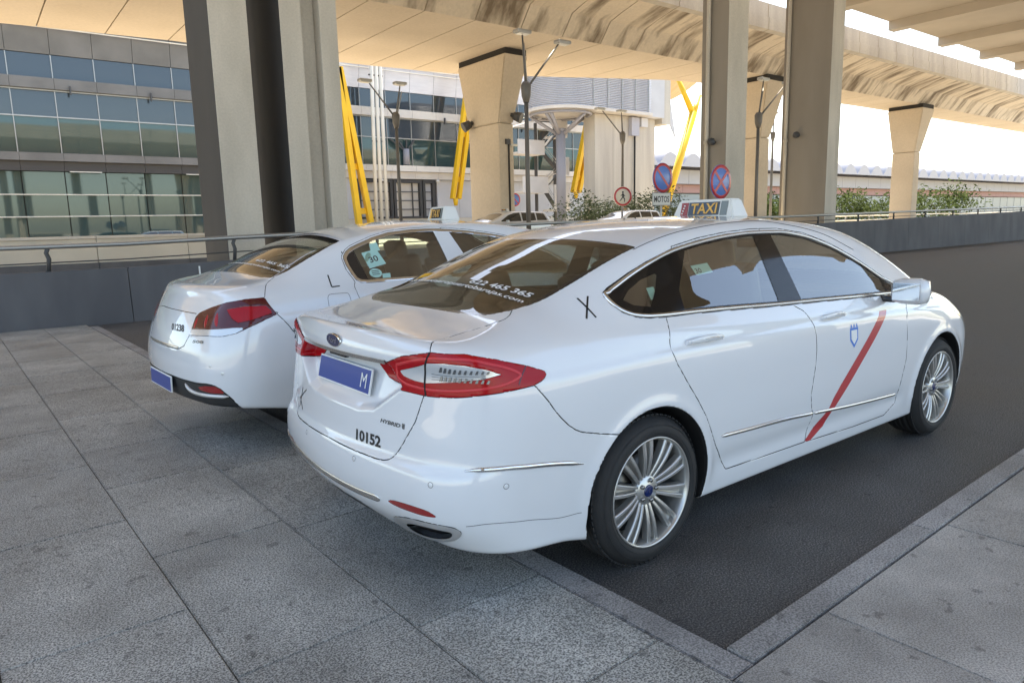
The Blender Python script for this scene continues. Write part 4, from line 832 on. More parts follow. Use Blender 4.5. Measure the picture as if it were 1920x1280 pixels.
def peugeot():
    b=Body()
    zk=[.10,.20,.30,.45,.60,.75,.88,.98,1.04,1.09,1.15,1.25,1.35,1.47,1.65]
    rows=[(-1.25,[.80,.82,.85,.87,.88,.875,.86,.83,.79,.75,.68,.56,.45,.35,.2]),
          (-.75,[.84,.86,.88,.90,.91,.91,.90,.875,.84,.80,.72,.60,.48,.38,.2]),
          (-.40,[.85,.875,.895,.91,.92,.92,.912,.89,.865,.83,.76,.65,.54,.43,.25]),
          (-.10,[.86,.88,.898,.913,.924,.926,.918,.90,.878,.848,.80,.715,.63,.52,.33]),
          (.25,[.86,.885,.90,.915,.925,.925,.916,.90,.877,.845,.81,.755,.695,.61,.47]),
          (.7,[.86,.885,.90,.915,.925,.924,.915,.90,.875,.84,.807,.758,.705,.635,.52]),
          (1.9,[.86,.885,.90,.915,.925,.924,.915,.897,.87,.838,.805,.755,.70,.63,.52]),
          (2.4,[.86,.885,.90,.915,.925,.922,.905,.88,.85,.82,.785,.73,.67,.6,.48]),
          (2.9,[.86,.885,.90,.91,.92,.91,.88,.83,.79,.755,.71,.65,.58,.5,.4]),
          (3.4,[.84,.86,.875,.885,.89,.87,.80,.74,.70,.66,.62,.56,.5,.42,.3]),
          (3.95,[.78,.80,.81,.81,.80,.77,.70,.62,.58,.54,.5,.44,.38,.3,.2])]
    base=T2([r[0] for r in rows],zk,[r[1] for r in rows],.05,.02)
    c2=T1([-1.3,-.5,.3,1.3,2.4,3.9],[.93,.945,.955,.95,.92,.82],.05)
    def Ys(x,z):
        y=base(x,z)+.006*np.tanh((c2(x)-z)/.015)*sstep(-.7,-.4,x)*sstep(3.2,2.6,x)
        for xw in (0,2.817):
            r=np.sqrt((x-xw)**2+(z-.335)**2); y=y+.010*np.exp(-((r-.385)/.035)**2)*sstep(.22,.36,z)
        return y
    b.Ys=Ys
    b.Xr=T1([.05,.20,.26,.30,.36,.42,.50,.60,.70,.78,.85,.95,1.02,1.07,1.10,1.125,1.2,1.4],
            [-.70,-.80,-.90,-.955,-1.01,-1.035,-1.052,-1.055,-1.045,-1.025,-1.00,-.955,-.915,-.89,-.882,-.872,-.83,-.7],.008)
    b.bow=T1([0,.5,.65,1.0,1.3],[.16,.17,.18,.20,.2],.03)
    b.rearmod=None
    b.Xf=T1([.05,.2,.3,.5,.65,.75,.85,1.0,1.3],[3.5,3.6,3.68,3.73,3.72,3.68,3.56,3.34,3.1],.02); b.fbow=.16; b.fbow4=.25
    b.kr=T1([0,.3,.6,.9,1.0,1.06,1.3],[.22,.26,.30,.26,.20,.14,.12],.02)
    b.Zt=T1([-1.3,-.90,-.86,-.80,-.70,-.58,-.5,-.4,-.25,-.1,0,.12,.25,.4,.6,.9,1.2,1.5,1.8,2.0,2.2,2.6,2.80,2.95,3.3,3.6,3.9],
            [1.128,1.128,1.127,1.13,1.142,1.162,1.185,1.235,1.310,1.375,1.41,1.445,1.474,1.50,1.522,1.540,1.540,1.528,1.495,1.455,1.39,1.22,1.11,1.045,.98,.89,.75],.03)
    b.crown=T1([-1.3,-.7,-.5,-.35,.1,.5,1.2,2.0,2.7,3.2,3.9],[.03,.03,.05,.12,.12,.12,.115,.12,.14,.08,.1],.05)
    b.kt=T1([-1.3,-.9,-.78,-.6,-.3,.1,.4,2.0,2.5,2.9,3.9],[.03,.04,.08,.10,.10,.07,.05,.05,.06,.08,.1],.03)
    b.Zb=T1([-1.3,-1.0,-.8,-.5,-.3,3.0,3.5,4],[.385,.375,.365,.32,.25,.205,.2,.22],.03)
    b.wx=(0,2.817); b.wz=.335; b.wr=.372; b.wa=.52
    return b
# ---------------------------------------------------------------- car body machinery (half bodies are built with a=|y|)
class Cutter:
    def __init__(s,body,h,lo,hi):
        s.b=body; V,Q=body.mesh(h,lo,hi); s.h=h
        V=body.project(V,2)
        d=np.linalg.norm(V[Q[:,0]]-V[Q[:,2]],axis=1)<=np.linalg.norm(V[Q[:,1]]-V[Q[:,3]],axis=1)
        s.T=np.concatenate([np.where(d[:,None],Q[:,[0,1,2]],Q[:,[0,1,3]]),np.where(d[:,None],Q[:,[0,2,3]],Q[:,[1,2,3]])])
        s.V=V; s.L=np.zeros(len(s.T),np.int16); s.names=['body']
        phi=s.cut(V[:,1].copy()); keep=phi[s.T].sum(1)>0; s.T=s.T[keep]; s.L=s.L[keep]
    def cut(s,phi):
        phi=np.where(np.abs(phi)<2e-4,2e-4,phi)
        sg=phi<0; T=s.T; st=sg[T]; c=st.sum(1); mx=np.where((c>0)&(c<3))[0]
        if len(mx)==0: return phi
        t=T[mx]; lone_val=(c[mx]==1); stt=st[mx]
        k=np.argmax(stt==lone_val[:,None],axis=1); ar=np.arange(len(mx))
        A=t[ar,k]; B=t[ar,(k+1)%3]; C=t[ar,(k+2)%3]
        E=np.concatenate([np.stack([A,B],1),np.stack([A,C],1)]); Es=np.sort(E,1)
        U,inv=np.unique(Es,axis=0,return_inverse=True); inv=inv.ravel()
        a,b=U[:,0],U[:,1]; tt=phi[a]/(phi[a]-phi[b]); P=s.V[a]*(1-tt)[:,None]+s.V[b]*tt[:,None]
        n0=len(s.V); s.V=np.concatenate([s.V,P]); phi=np.concatenate([phi,np.zeros(len(P))])
        p=n0+inv[:len(mx)]; q=n0+inv[len(mx):]; l=s.L[mx]
        new=np.concatenate([np.stack([A,p,q],1),np.stack([p,B,C],1),np.stack([p,C,q],1)])
        keep=np.ones(len(T),bool); keep[mx]=False
        s.T=np.concatenate([T[keep],new]); s.L=np.concatenate([s.L[keep],l,l,l]); return phi
    def id(s,n):
        if n not in s.names: s.names.append(n)
        return s.names.index(n)
    def region(s,name,poly,proj,filt,allowed=('body',),grow=0.0,both=None):
        """label the faces inside poly (2D, in the projection) among the allowed labels"""
        poly=np.asarray(poly,float); u,v=proj(s.V); phi=np.full(len(s.V),1.0); lo=poly.min(0)-.03; hi=poly.max(0)+.03
        m=filt(s.V)&(u>lo[0])&(u<hi[0])&(v>lo[1])&(v<hi[1])
        phi[m]=polysd(poly,u[m],v[m])-grow
        if both is not None: phi[m]=np.maximum(phi[m],both(u[m],v[m]))
        phi=s.cut(phi); ins=phi[s.T].sum(1)<0
        ok=np.isin(s.L,[s.id(a) for a in allowed]); s.L[ins&ok]=s.id(name)
    def finish(s):
        s.N=s.b.normal(s.V)
    def part(s,names,off=0.0,shrink=0.0):
        ids=[s.names.index(n) for n in ([names] if isinstance(names,str) else names) if n in s.names]
        T=s.T[np.isin(s.L,ids)]
        u,inv=np.unique(T,return_inverse=True); T=inv.reshape(-1,3); V=s.V[u].copy(); N=s.N[u]
        E=np.concatenate([T[:,[0,1]],T[:,[1,2]],T[:,[2,0]]]); key=np.sort(E,1); _,i0,ct=np.unique(key,axis=0,return_index=True,return_counts=True)
        be=E[i0[ct==1]]; be=be[~((V[be[:,0],1]<1e-3)&(V[be[:,1],1]<1e-3))]
        fill=None
        if off: V+=N*off
        if shrink and len(be):
            e=V[be[:,1]]-V[be[:,0]]; nn=N[be[:,0]]+N[be[:,1]]; d=np.cross(nn,e); d/=np.linalg.norm(d,axis=1)[:,None]+1e-9
            D=np.zeros_like(V); np.add.at(D,be[:,0],d); np.add.at(D,be[:,1],d); l=np.linalg.norm(D,axis=1); m=l>1e-6; D[m]/=l[m][:,None]
            a,b=be[:,0],be[:,1]; q=[V[a]-N[a]*.006+D[a]*.010,V[b]-N[b]*.006+D[b]*.010,V[b]-N[b]*.006-D[b]*.010,V[a]-N[a]*.006-D[a]*.010]
            fill=np.stack(q,1).reshape(-1,3)
            V[m]+=D[m]*shrink-N[m]*.0012; N=N.copy(); N[m]=N[m]-D[m]*.35; N/=np.linalg.norm(N,axis=1)[:,None]
        return V,T,N,fill
MIR={1:np.array([1,1,1.]),-1:np.array([1,-1,1.])}
def sided(V,T,N,s):
    return V*MIR[s],(T if s==1 else T[:,::-1]),N*MIR[s]
def emit_pair(cu,label,name,m,parent,off=0,shrink=0,fills=None,only=None):
    V,T,N,f=cu.part(label,off,shrink); out=[]
    for k,s in enumerate((-1,1)):
        if only and s!=only: continue
        if len(T): out.append(mesh_np(name,*sided(V,T,N,s)[:2],m,parent[k] if isinstance(parent,list) else parent,sided(V,T,N,s)[2]))
        if f is not None and fills is not None: fills.append(f*MIR[s])
    return out
def emit_center(cu,label,name,m,parent,off=0,shrink=0,fills=None):
    V,T,N,f=cu.part(label,off,shrink); a=sided(V,T,N,-1); b=sided(V,T,N,1)
    if f is not None and fills is not None: fills+= [f,f*MIR[-1]]
    return mesh_np(name,np.concatenate([a[0],b[0]]),np.concatenate([a[1],b[1]+len(V)]),m,parent,np.concatenate([a[2],b[2]]))
def on(body,P):
    P=np.array(P,float).reshape(-1,3); s=np.where(P[:,1]<0,-1.,1.); H=P.copy(); H[:,1]=np.abs(P[:,1])
    H=body.project(H,5); n=body.normal(H); H[:,1]*=s; n[:,1]*=s; return H,n
def resample(P,step):
    P=np.array(P,float); d=np.concatenate([[0],np.cumsum(np.linalg.norm(np.diff(P,axis=0),axis=1))]); n=max(3,int(d[-1]/step)+1)
    t=np.linspace(0,d[-1],n); return np.stack([pchip(d,P[:,i],t) for i in range(3)],1)
def ribbon(body,name,P,wd,ht,m,parent,step=.012,taper=.0,lift=.0005,flat=False,proj=True):
    P=resample(P,step)
    if proj: P,n=on(body,P)
    else: _,n=on(body,P)
    t=np.gradient(P,axis=0); t/=np.linalg.norm(t,axis=1)[:,None]; b=np.cross(n,t); b/=np.linalg.norm(b,axis=1)[:,None]; n=np.cross(t,b)
    k=len(P); sc_=np.ones(k)
    if taper:
        d=np.concatenate([[0],np.cumsum(np.linalg.norm(np.diff(P,axis=0),axis=1))]); sc_=np.clip(np.minimum(d,d[-1]-d)/taper,.12,1)**.6
    prof=[(-.5,0),(-.5,1),(.5,1),(.5,0)] if flat else [(-.5,-.2),(-.46,.45),(-.25,.9),(0,1),(.25,.9),(.46,.45),(.5,-.2)]
    V=np.concatenate([P+b*(u*wd*sc_)[:,None]+n*(lift+v*ht*sc_)[:,None] for u,v in prof]); F=[]
    for j in range(len(prof)-1):
        i=np.arange(k-1); F.append(np.stack([j*k+i,(j+1)*k+i,(j+1)*k+i+1,j*k+i+1],1)[:,::-1])
    return mesh_np(name,V,np.concatenate(F),m,parent,smooth=not flat)
def surf_text(body,name,txt,O,U,Vv,m,parent,bold=.015,shear=0,off=.0015,spacing=1):
    V,T,_=text_mesh(txt,bold,shear,spacing); O,U,Vv=map(lambda q:np.array(q,float),(O,U,Vv))
    P,n=on(body,O+V[:,:1]*U+V[:,1:2]*Vv); return mesh_np(name,P+n*off,T,m,parent,n)
def surf_patch(body,name,pts,m,parent,off=.002,thick=0):
    P,n=on(body,pts); me=MB(); me.poly([Vector(p+q*off) for p,q in zip(P,n)]); return me.build(name,m,parent,fixn=False)
def chaikin(P,n=2):
    P=np.array(P,float)
    for _ in range(n):
        Q=np.roll(P,-1,0); P=np.stack([.75*P+.25*Q,.25*P+.75*Q],1).reshape(-1,P.shape[1])
    return P
def tr(name,car,ax='xz'):
    q=np.array(TRACE[car][name]); return q
def XZ(V): return V[:,0],V[:,2]
def AZ(V): return V[:,1],V[:,2]
def XA(V): return V[:,0],V[:,1]
def OB(V): return .79*V[:,0]+.61*V[:,1],V[:,2]
def p_xz(q): return [(p[0],p[2]) for p in q]
def p_az(q): return [(abs(p[1]),p[2]) for p in q]
def p_ob(q): return [(.79*p[0]+.61*abs(p[1]),p[2]) for p in q]
def p_xa(q): return [(p[0],abs(p[1])) for p in q]
# ---------------------------------------------------------------- wheels
def wheel_meshes():
    t=MB()
    prof=[(.236,.02),(.243,-.004),(.262,-.012),(.285,-.010),(.305,.004),(.318,.022),(.326,.034)]
    tread=[(.330,.046),(.331,.062),(.3245,.064),(.3245,.072),(.333,.074),(.334,.098),(.3275,.100),(.3275,.109),(.3345,.111),(.3345,.129),(.328,.131),(.328,.140),(.334,.142),(.333,.166),(.3265,.168),(.3265,.176),(.331,.178),(.330,.194)]
    t.lathe(prof+tread+[(.318,.218),(.29,.242),(.245,.238),(.236,.22)],'y',seg=96)
    t.lathe([(.262,-.0122),(.2632,-.0140),(.2645,-.0122)],'y',seg=96); t.lathe([(.292,-.0090),(.2935,-.0108),(.295,-.0078)],'y',seg=96)
    tyre=t.build('tyre',MT['tyre'],data_only=True)
    lug=MB()
    for k in range(72):
        a=2*math.pi*k/72
        for rr,yy in ((.3275,.030),):
            c=Vector((rr*math.cos(a),yy+.008,rr*math.sin(a))); rot=Matrix.Rotation(-a,3,'Y')
            lug.box(c,(.006,.026,.020),rot=rot@Matrix.Rotation(.45,3,'Z'))
    lug=lug.build('tread_block',MT['tyre'],data_only=True)
    r=MB(); r.lathe([(.2365,.02),(.2435,-.002),(.2425,-.007),(.2375,-.008),(.2330,-.002),(.2285,.012),(.222,.05),(.218,.11),(.222,.20),(.236,.21)],'y',seg=96)
    rim=r.build('rim',MT['rim'],data_only=True)
    s=MB(); a0=0.0; rad=Vector((1,0,0)); tan=Vector((0,0,1))
    for sg in (-1,1):
        n=9; L=[]
        for i in range(n):
            u=i/(n-1); rr=.050+u*.184; off=sg*(.0095+u*.0145); wd=.0075+.0030*u; y=.030-.024*u-.010*math.sin(math.pi*u)
            c=rad*rr+tan*off+Vector((0,y,0))
            L.append([c-tan*wd*1.25+Vector((0,.034,0)),c-tan*wd+Vector((0,.006,0)),c-tan*wd*.55,c+tan*wd*.55,c+tan*wd+Vector((0,.006,0)),c+tan*wd*1.25+Vector((0,.034,0))])
        vs=[[s.bm.verts.new(p) for p in q] for q in L]
        for A,B in zip(vs,vs[1:]):
            for i in range(5):
                f=s.bm.faces.new((A[i],A[i+1],B[i+1],B[i])); f.smooth=i in(1,3)
    s.poly([rad*.05-tan*.009+Vector((0,.045,0)),rad*.232-tan*.024+Vector((0,.030,0)),rad*.232+tan*.024+Vector((0,.030,0)),rad*.05+tan*.009+Vector((0,.045,0))])
    spokes=s.build('spoke',MT['rim'],data_only=True)
    hb=MB(); hb.lathe([(.0,.020),(.028,.020),(.031,.022),(.060,.024),(.068,.032),(.072,.06)],'y',seg=40); hub=hb.build('hub',MT['rim'],data_only=True)
    cp=MB(); cp.lathe([(0,.0135),(.022,.0145),(.0265,.0165),(.028,.021)],'y',seg=32); cap=cp.build('hub_cap',MT['badge_blue'],data_only=True)
    nm=MB(); nm.lathe([(0,.010),(.006,.010),(.0095,.013),(.010,.026)],'y',seg=10); nuts=nm.build('wheel_nut',MT['nut'],data_only=True)
    bd=MB(); bd.lathe([(.06,.082),(.150,.082),(.150,.10),(.06,.10)],'y',seg=48); disc=bd.build('brake_disc',MT['brake'],data_only=True)
    bk=MB(); bk.lathe([(.0,.14),(.215,.14)],'y',seg=40); back=bk.build('brake_shield',MT['liner'],data_only=True)
    return dict(tyre=tyre,tread_block=lug,rim=rim,spoke=spokes,hub=hub,hub_cap=cap,wheel_nut=nuts,brake_disc=disc,brake_shield=back)
WM=wheel_meshes()
def add_wheel(parent,x,side,y=.902,z=.335,spin=0.0):
    e=bpy.data.objects.new('wheel',None); link(e,parent); e.location=(x,side*y,z)
    # meshes have their outer face towards -y
    e.rotation_euler=(0,spin,0) if side<0 else (0,spin,math.pi)
    for n,me in WM.items():
        if n=='spoke':
            for k in range(10):
                o=obj(n,me,e); o.rotation_euler=(0,-2*math.pi*(k+.18)/10,0)
        elif n=='wheel_nut':
            for k in range(5):
                a=2*math.pi*(k+.32)/5; obj(n,me,e,(.047*math.cos(a),0,.047*math.sin(a)))
        else: obj(n,me,e)
    return e
# ---------------------------------------------------------------- seats and cabin
def cabin(car,parent,zc=1.0,belt=1.03,beige=False):
    def soft(name,c,d,m,rot=None,bev=.05):
        b=MB(); b.box(c,d,rot=rot,bev=bev); o=b.build(name,m,parent)
        for p in o.data.polygons: p.use_smooth=True
        return o
    lean=Matrix.Rotation(math.radians(-16),3,'Y')
    for yy in (.36,-.36):
        soft('front_seat',(1.52,yy,.62),(.52,.50,.20),MT['seat']); soft('seat_back',(1.22,yy,.93),(.15,.48,.64),MT['seat'],lean); soft('headrest',(1.10,yy,1.28),(.11,.27,.18),MT['seat'],lean,.045)
        soft('headrest',(.10,yy,1.16),(.10,.25,.15),MT['seat'],lean,.04)
    soft('rear_seat',(.42,0,.66),(.50,1.2,.2),MT['seat']); soft('rear_seat_back',(.16,0,.90),(.14,1.2,.50),MT['seat'],lean)
    b=MB(); b.box((-.27,0,1.035),(.74,1.22,.03)); b.build('parcel_shelf',MT['interior'],parent)
    b=MB(); b.box((2.30,0,.93),(.55,1.35,.16),bev=.05); b.build('dashboard',MT['interior'],parent)
    b=MB(); b.tube([(1.93+.05*math.sin(2*math.pi*k/20),.37+.18*math.cos(2*math.pi*k/20),.97+.17*math.sin(2*math.pi*k/20)) for k in range(21)],.014,8,caps=False); b.build('steering_wheel',MT['black'],parent)
    b=MB(); b.box((2.02,0,1.32),(.03,.22,.06),bev=.012); b.build('rear_view_mirror',MT['black'],parent)
def taxi_sign(parent,loc,rz=0,sc_=1.0,ink='sign_amber',fare='sign_red'):
    e=bpy.data.objects.new('taxi_sign',None); link(e,parent); e.location=loc; e.rotation_euler=(0,0,rz); e.scale=(sc_,sc_,sc_)
    # case: tapering box, wider at the foot; front faces -x
    W0,W1,D0,D1,H=.235,.195,.085,.055,.118
    b=MB(); v=[(-D0,-W0,0),(D0,-W0,0),(D0,W0,0),(-D0,W0,0)]; t=[(-D1,-W1,H),(D1,-W1,H),(D1,W1,H),(-D1,W1,H)]
    A=[b.bm.verts.new(p) for p in v]; B=[b.bm.verts.new(p) for p in t]
    b.bm.faces.new(A[::-1]); b.bm.faces.new(B)
    for k in range(4): b.bm.faces.new((A[k],A[(k+1)%4],B[(k+1)%4],B[k]))
    bmesh.ops.bevel(b.bm,geom=b.bm.edges[:],offset=.010,segments=3,affect='EDGES'); b.build('sign_case',MT['sign_white'],e)
    def fx(z,o): return -(D0+(D1-D0)*z/H)-o
    def quad(name,y0,y1,z0,z1,m,o): 
        q=MB(); q.prism([(fx(z0,o),y0,z0),(fx(z0,o),y1,z0),(fx(z1,o),y1,z1),(fx(z1,o),y0,z1)],(.004,0,0)); return q.build(name,m,e)
    quad('sign_panel',.105,-.125,.022,.102,MT['black_gloss'],.004); quad('fare_panel',.165,.112,.022,.102,MT[fare],.004)
    quad('grey_lens',-.135,-.185,.018,.104,MT['sign_grey'],.003)
    flat_text('sign_lettering','TAXI',(fx(.030,.0046),.085,.030),(0,-.195,0),(-(fx(.030,0)-fx(.094,0)),0,.064),MT[ink],e,.02)
    b=MB()
    for k in range(4): b.box((fx(.035+.016*k,.006),.150-.004*k,.035+.016*k),(.003,.010,.008))
    b.build('fare_light',MT['sign_white'],e)
    for s in (-1,1):
        b=MB(); b.box((0,s*.15,-.008),(.10,.03,.02)); b.build('sign_foot',MT['black'],e)
    return e
# ---------------------------------------------------------------- the white saloon in front
def build_saloon():
    B=ford(); K='FORD'; cu=Cutter(B,.0105,(-1.16,-.0160,.10),(3.90,1.0,1.60)); q=TRACE[K]
    car=empty('saloon_taxi'); tag(car,'white hybrid saloon taxi with red lamps and number 10152, nearest the camera','taxi')
    top=p_xz(q['dlo'])+[(2.16,1.125),(2.34,1.03)]; bot=p_xz(q['dlob'])+[(2.34,1.005)]
    dlo=top+bot[::-1]; up=lambda V:(V[:,1]>.5)&(V[:,2]>.95)
    cu.region('dlo_ring',dlo,XZ,up); dsd=lambda u,v:polysd(dlo,u,v)
    cu.region('dlo_trim',dlo,XZ,up,('dlo_ring',),grow=-.016)
    cu.region('glass_q',p_xz(q['qglass']),XZ,up,('dlo_trim',))
    inner=lambda u,v:dsd(u,v)+.024
    qd=p_xz(q['qdoor']); b1=p_xz(q['bp1']); b2=p_xz(q['bp2'])
    cu.region('glass_r',[(qd[0][0]+.06,1.5),qd[0],qd[1],qd[2],(.297,.98),(b1[1][0]-.004,.98),b1[1],b1[0],(b1[0][0],1.5)],XZ,up,('dlo_trim',),both=inner)
    cu.region('glass_f',[(b2[0][0],1.5),b2[0],b2[1],(b2[1][0]+.004,.97),(2.15,.97),(2.15,1.5)],XZ,up,('dlo_trim',),both=inner)
    rr=lambda V:(V[:,0]<-.45)&(V[:,2]>.75)&(V[:,1]>.2)
    cu.region('lamp',p_ob(q['lamp']),OB,rr); cu.region('lamp_clear',p_ob(q['lampclear']),OB,rr,('lamp',))
    g=[(-.600,-.1),(-.600,0),(-.599,.305),(-.586,.459),(-.566,.515),(-.536,.557),(-.508,.580),(-.48,.592),(-.43,.600),(-.322,.603),(-.178,.603),(0,.603),(.12,.604),(.205,.609),(.204,.549),(.192,.476),(.172,.287),(.150,.1),(.147,-.1)]
    gl=lambda V:(V[:,2]>1.05)&(V[:,0]<.4)&(V[:,0]>-.75)
    cu.region('frit',g,XA,gl); cu.region('rear_glass',g,XA,gl,('frit',),grow=-.018)
    bl=p_az(q['bootlow'])[4:]
    cu.region('boot',[(-.1,.592),(.286,.590)]+bl+[(.645,.95),(.649,1.029),(.628,1.052),(.606,1.062),(.606,1.3),(-.1,1.3)],AZ,lambda V:V[:,0]<-.8)
    bd=p_xa(q['bootdeck'])[:6]
    cu.region('boot',[(-1.3,-.1),(-.45,-.1),(-.45,.50),(-.478,.556)]+bd+[(-.887,.606),(-1.3,.606)],XA,lambda V:(V[:,2]>1.03)&(V[:,0]<-.4))
    bs=p_xz(q['bseam'])
    rg=lambda V:V[:,0]<-.1
    cu.region('bumper',[(-.668,.93)]+bs+[(-.18,.638),(-.18,0),(-1.4,0),(-1.4,.93)],XZ,rg)
    cu.region('diffuser',[(-.1,.362),(.20,.355),(.32,.325),(.40,.290),(.40,0),(-.1,0)],AZ,lambda V:V[:,0]<-.6,('bumper',))
    cu.region('exhaust_ring',chaikin(p_az(q['exh'])),AZ,lambda V:V[:,0]<-.75,('bumper','diffuser')); cu.region('exhaust_in',chaikin(p_az(q['exhin'])),AZ,lambda V:V[:,0]<-.75,('exhaust_ring',))
    cu.region('reflector',chaikin(p_az(q['refl'])),AZ,lambda V:V[:,0]<-.8,('bumper',))
    sd=lambda V:(V[:,1]>.45)
    dr=p_xz(q['door_r']); dm=p_xz(q['door_m'])
    roofline=[(x,z+.011) for x,z in top if .40<x<1.12]
    cu.region('door_r',dr+[(.85,.302)]+dm[::-1]+[(1.134,1.428)]+roofline[::-1]+[(.385,1.362)],XZ,sd)
    rl2=[(x,z+.011) for x,z in top if 1.15<x<2.3]
    cu.region('door_f',[(1.134,1.428)]+dm+[(1.744,.277),(2.12,.275),(2.26,.33),(2.32,.6),(2.30,.85),(2.355,.97),(2.36,1.03)]+rl2[::-1],XZ,sd)
    st=p_xz(q['stripe']); stripe=[(1.98,.93)]+st[1:9]+[(2.075,.93)]
    cu.region('stripe_r',stripe,XZ,sd,('door_r',)); cu.region('stripe_f',stripe,XZ,sd,('door_f',))
    cu.region('wind',[(2.06,-.1),(2.06,.50),(2.16,.575),(2.70,.66),(2.76,.5),(2.80,-.1)],XA,lambda V:(V[:,2]>1.05)&(V[:,0]>1.8))
    cu.region('headlamp',[(3.10,.83),(3.35,.80),(3.70,.74),(3.70,.63),(3.45,.66)],XZ,lambda V:(V[:,1]>.35)&(V[:,0]>3))
    cu.region('grille',[(-.1,.72),(.42,.70),(.40,.52),(-.1,.50)],AZ,lambda V:V[:,0]>3.3)
    for xw in B.wx:
        ph=np.where(cu.V[:,1]>.5,np.hypot(cu.V[:,0]-xw,cu.V[:,2]-B.wz)-(B.wr+.0035),1.0); cu.cut(ph)
    C=cu.V[cu.T].mean(1); nrm=np.cross(cu.V[cu.T[:,1]]-cu.V[cu.T[:,0]],cu.V[cu.T[:,2]]-cu.V[cu.T[:,0]]); nrm/=np.linalg.norm(nrm,axis=1)[:,None]+1e-12
    for xw in B.wx:
        r=np.hypot(C[:,0]-xw,C[:,2]-B.wz); cu.L[(r<B.wr+.0035)&(C[:,1]>.5)]=cu.id('well')
    cu.L[(nrm[:,2]<-.72)&(C[:,2]<np.where(C[:,0]<-.7,.272,.31))&(cu.L==0)]=cu.id('under')
    cu.finish(); fl=[]
    P=MT['paint']; S=.0023
    emit_center(cu,'body','body_shell',P,car,0,S,fl); boot=emit_center(cu,'boot','boot_lid',P,car,0,S,fl); bum=emit_center(cu,['bumper'],'rear_bumper',P,car,0,S,fl)
    emit_center(cu,'diffuser','diffuser',MT['black'],bum,-.004); emit_center(cu,['well','under'],'underbody',MT['liner'],car)
    ex=emit_pair(cu,'exhaust_ring','exhaust_trim',MT['satin'],bum,.004,-.0025); emit_pair(cu,'exhaust_in','exhaust_opening',MT['exhaust_in'],bum,-.022); emit_pair(cu,'reflector','reflector',MT['reflector'],bum,.0012,-.002)
    rd=emit_pair(cu,'door_r','rear_door',P,car,0,S,fl); fd=emit_pair(cu,'door_f','front_door',P,car,0,S,fl)
    emit_pair(cu,'stripe_r','red_stripe',MT['red_stripe'],rd,0); emit_pair(cu,'stripe_f','red_stripe',MT['red_stripe'],fd,0)
    emit_pair(cu,'dlo_ring','window_surround',MT['black_gloss'],car,.0005,.001)
    dl=[(x,-.8,z) for x,z in dlo]; dp=np.array(dlo); ce=0
    for sg in (-1,1):
        ring=resample(np.array([(x,0,z) for x,z in dlo+dlo[:1]]),.02); t_=np.gradient(ring,axis=0); t_/=np.linalg.norm(t_,axis=1)[:,None]; nn_=np.stack([t_[:,2],0*t_[:,0],-t_[:,0]],1)*.0095; nn_[0]*=0; nn_[-1]*=0
        ring=ring+nn_; ring[:,1]=sg*np.array([float(B.Ys(x,z)) for x,_,z in ring]); ribbon(B,'window_trim',ring,.019,.007,MT['chrome'],car,step=.01,lift=.001); emit_pair(cu,'dlo_trim','pillar_trim',MT['black_gloss'],car,-.002)
    emit_pair(cu,'glass_q','quarter_window',MT['glass_side'],car,-.003); emit_pair(cu,'glass_r','door_window',MT['glass_side'],rd,-.004); emit_pair(cu,'glass_f','door_window',MT['glass_side'],fd,-.004)
    rw=emit_center(cu,'rear_glass','rear_window',MT['glass'],car,-.001); emit_center(cu,'frit','window_seal',MT['black_gloss'],rw,-.0012)
    emit_center(cu,'wind','windscreen',MT['glass_front'],car,-.002); emit_pair(cu,'headlamp','headlamp',MT['lamp_clear'],car,.001); emit_center(cu,'grille','grille',MT['black_gloss'],car,-.005)
    lamp=emit_pair(cu,'lamp','tail_lamp',MT['lamp_red'],car,.003,.001); emit_pair(cu,'lamp_clear','clear_lens',MT['lamp_clear'],lamp,.0025)
    F=np.concatenate(fl); mesh_np('door_seal',F,np.arange(len(F)).reshape(-1,4),MT['gap'],car,smooth=False)
    # dark shell that lines the cabin
    B.Ysv=B.Ys; h=.03
    class In:
        pass
    f0=B.f; B.f=lambda x,a,z:f0(x,a,z)+.022
    c2=Cutter(B,h,(-.75,-.045,.45),(3.0,.96,1.55)); B.f=f0
    c2.region('hole',dlo,XZ,lambda V:(V[:,1]>.45)&(V[:,2]>.9),grow=-.02); c2.region('hole',g,XA,gl,grow=-.02)
    c2.region('hole',[(2.06,-.1),(2.06,.50),(2.16,.56),(2.70,.64),(2.76,.5),(2.80,-.1)],XA,lambda V:(V[:,2]>1.0)&(V[:,0]>1.8))
    c2.N=B.normal(c2.V,.02); Vv,Tt,Nn,_=c2.part('body'); a=sided(Vv,Tt,Nn,-1); b=sided(Vv,Tt,Nn,1)
    mesh_np('cabin_lining',np.concatenate([a[0],b[0]]),np.concatenate([a[1],b[1]+len(Vv)])[:,::-1],MT['interior'],car,-np.concatenate([a[2],b[2]]))
    cabin(K,car)
    for s in (-1,1):
        add_wheel(car,-.005,s,spin=.35); add_wheel(car,2.85,s,spin=.8)
    # trims
    ribbon(B,'side_moulding',[(p[0],p[1],p[2]) for p in q['strip_d'][:4]],.020,.008,MT['bright'],rd[0],taper=.03)
    ribbon(B,'side_moulding',[(1.277,-.909,.448),(1.712,-.904,.415),(2.25,-.9,.385)],.020,.008,MT['bright'],fd[0],taper=.02)
    ribbon(B,'side_moulding',[(p[0],-p[1],p[2]) for p in q['strip_d'][:4]],.020,.008,MT['bright'],rd[1],taper=.03)
    ribbon(B,'bumper_moulding',q['strip_b'],.020,.008,MT['bright'],bum,taper=.06)
    ribbon(B,'bumper_moulding',[(p[0],-p[1],p[2]) for p in q['strip_b']],.020,.008,MT['bright'],bum,taper=.06)
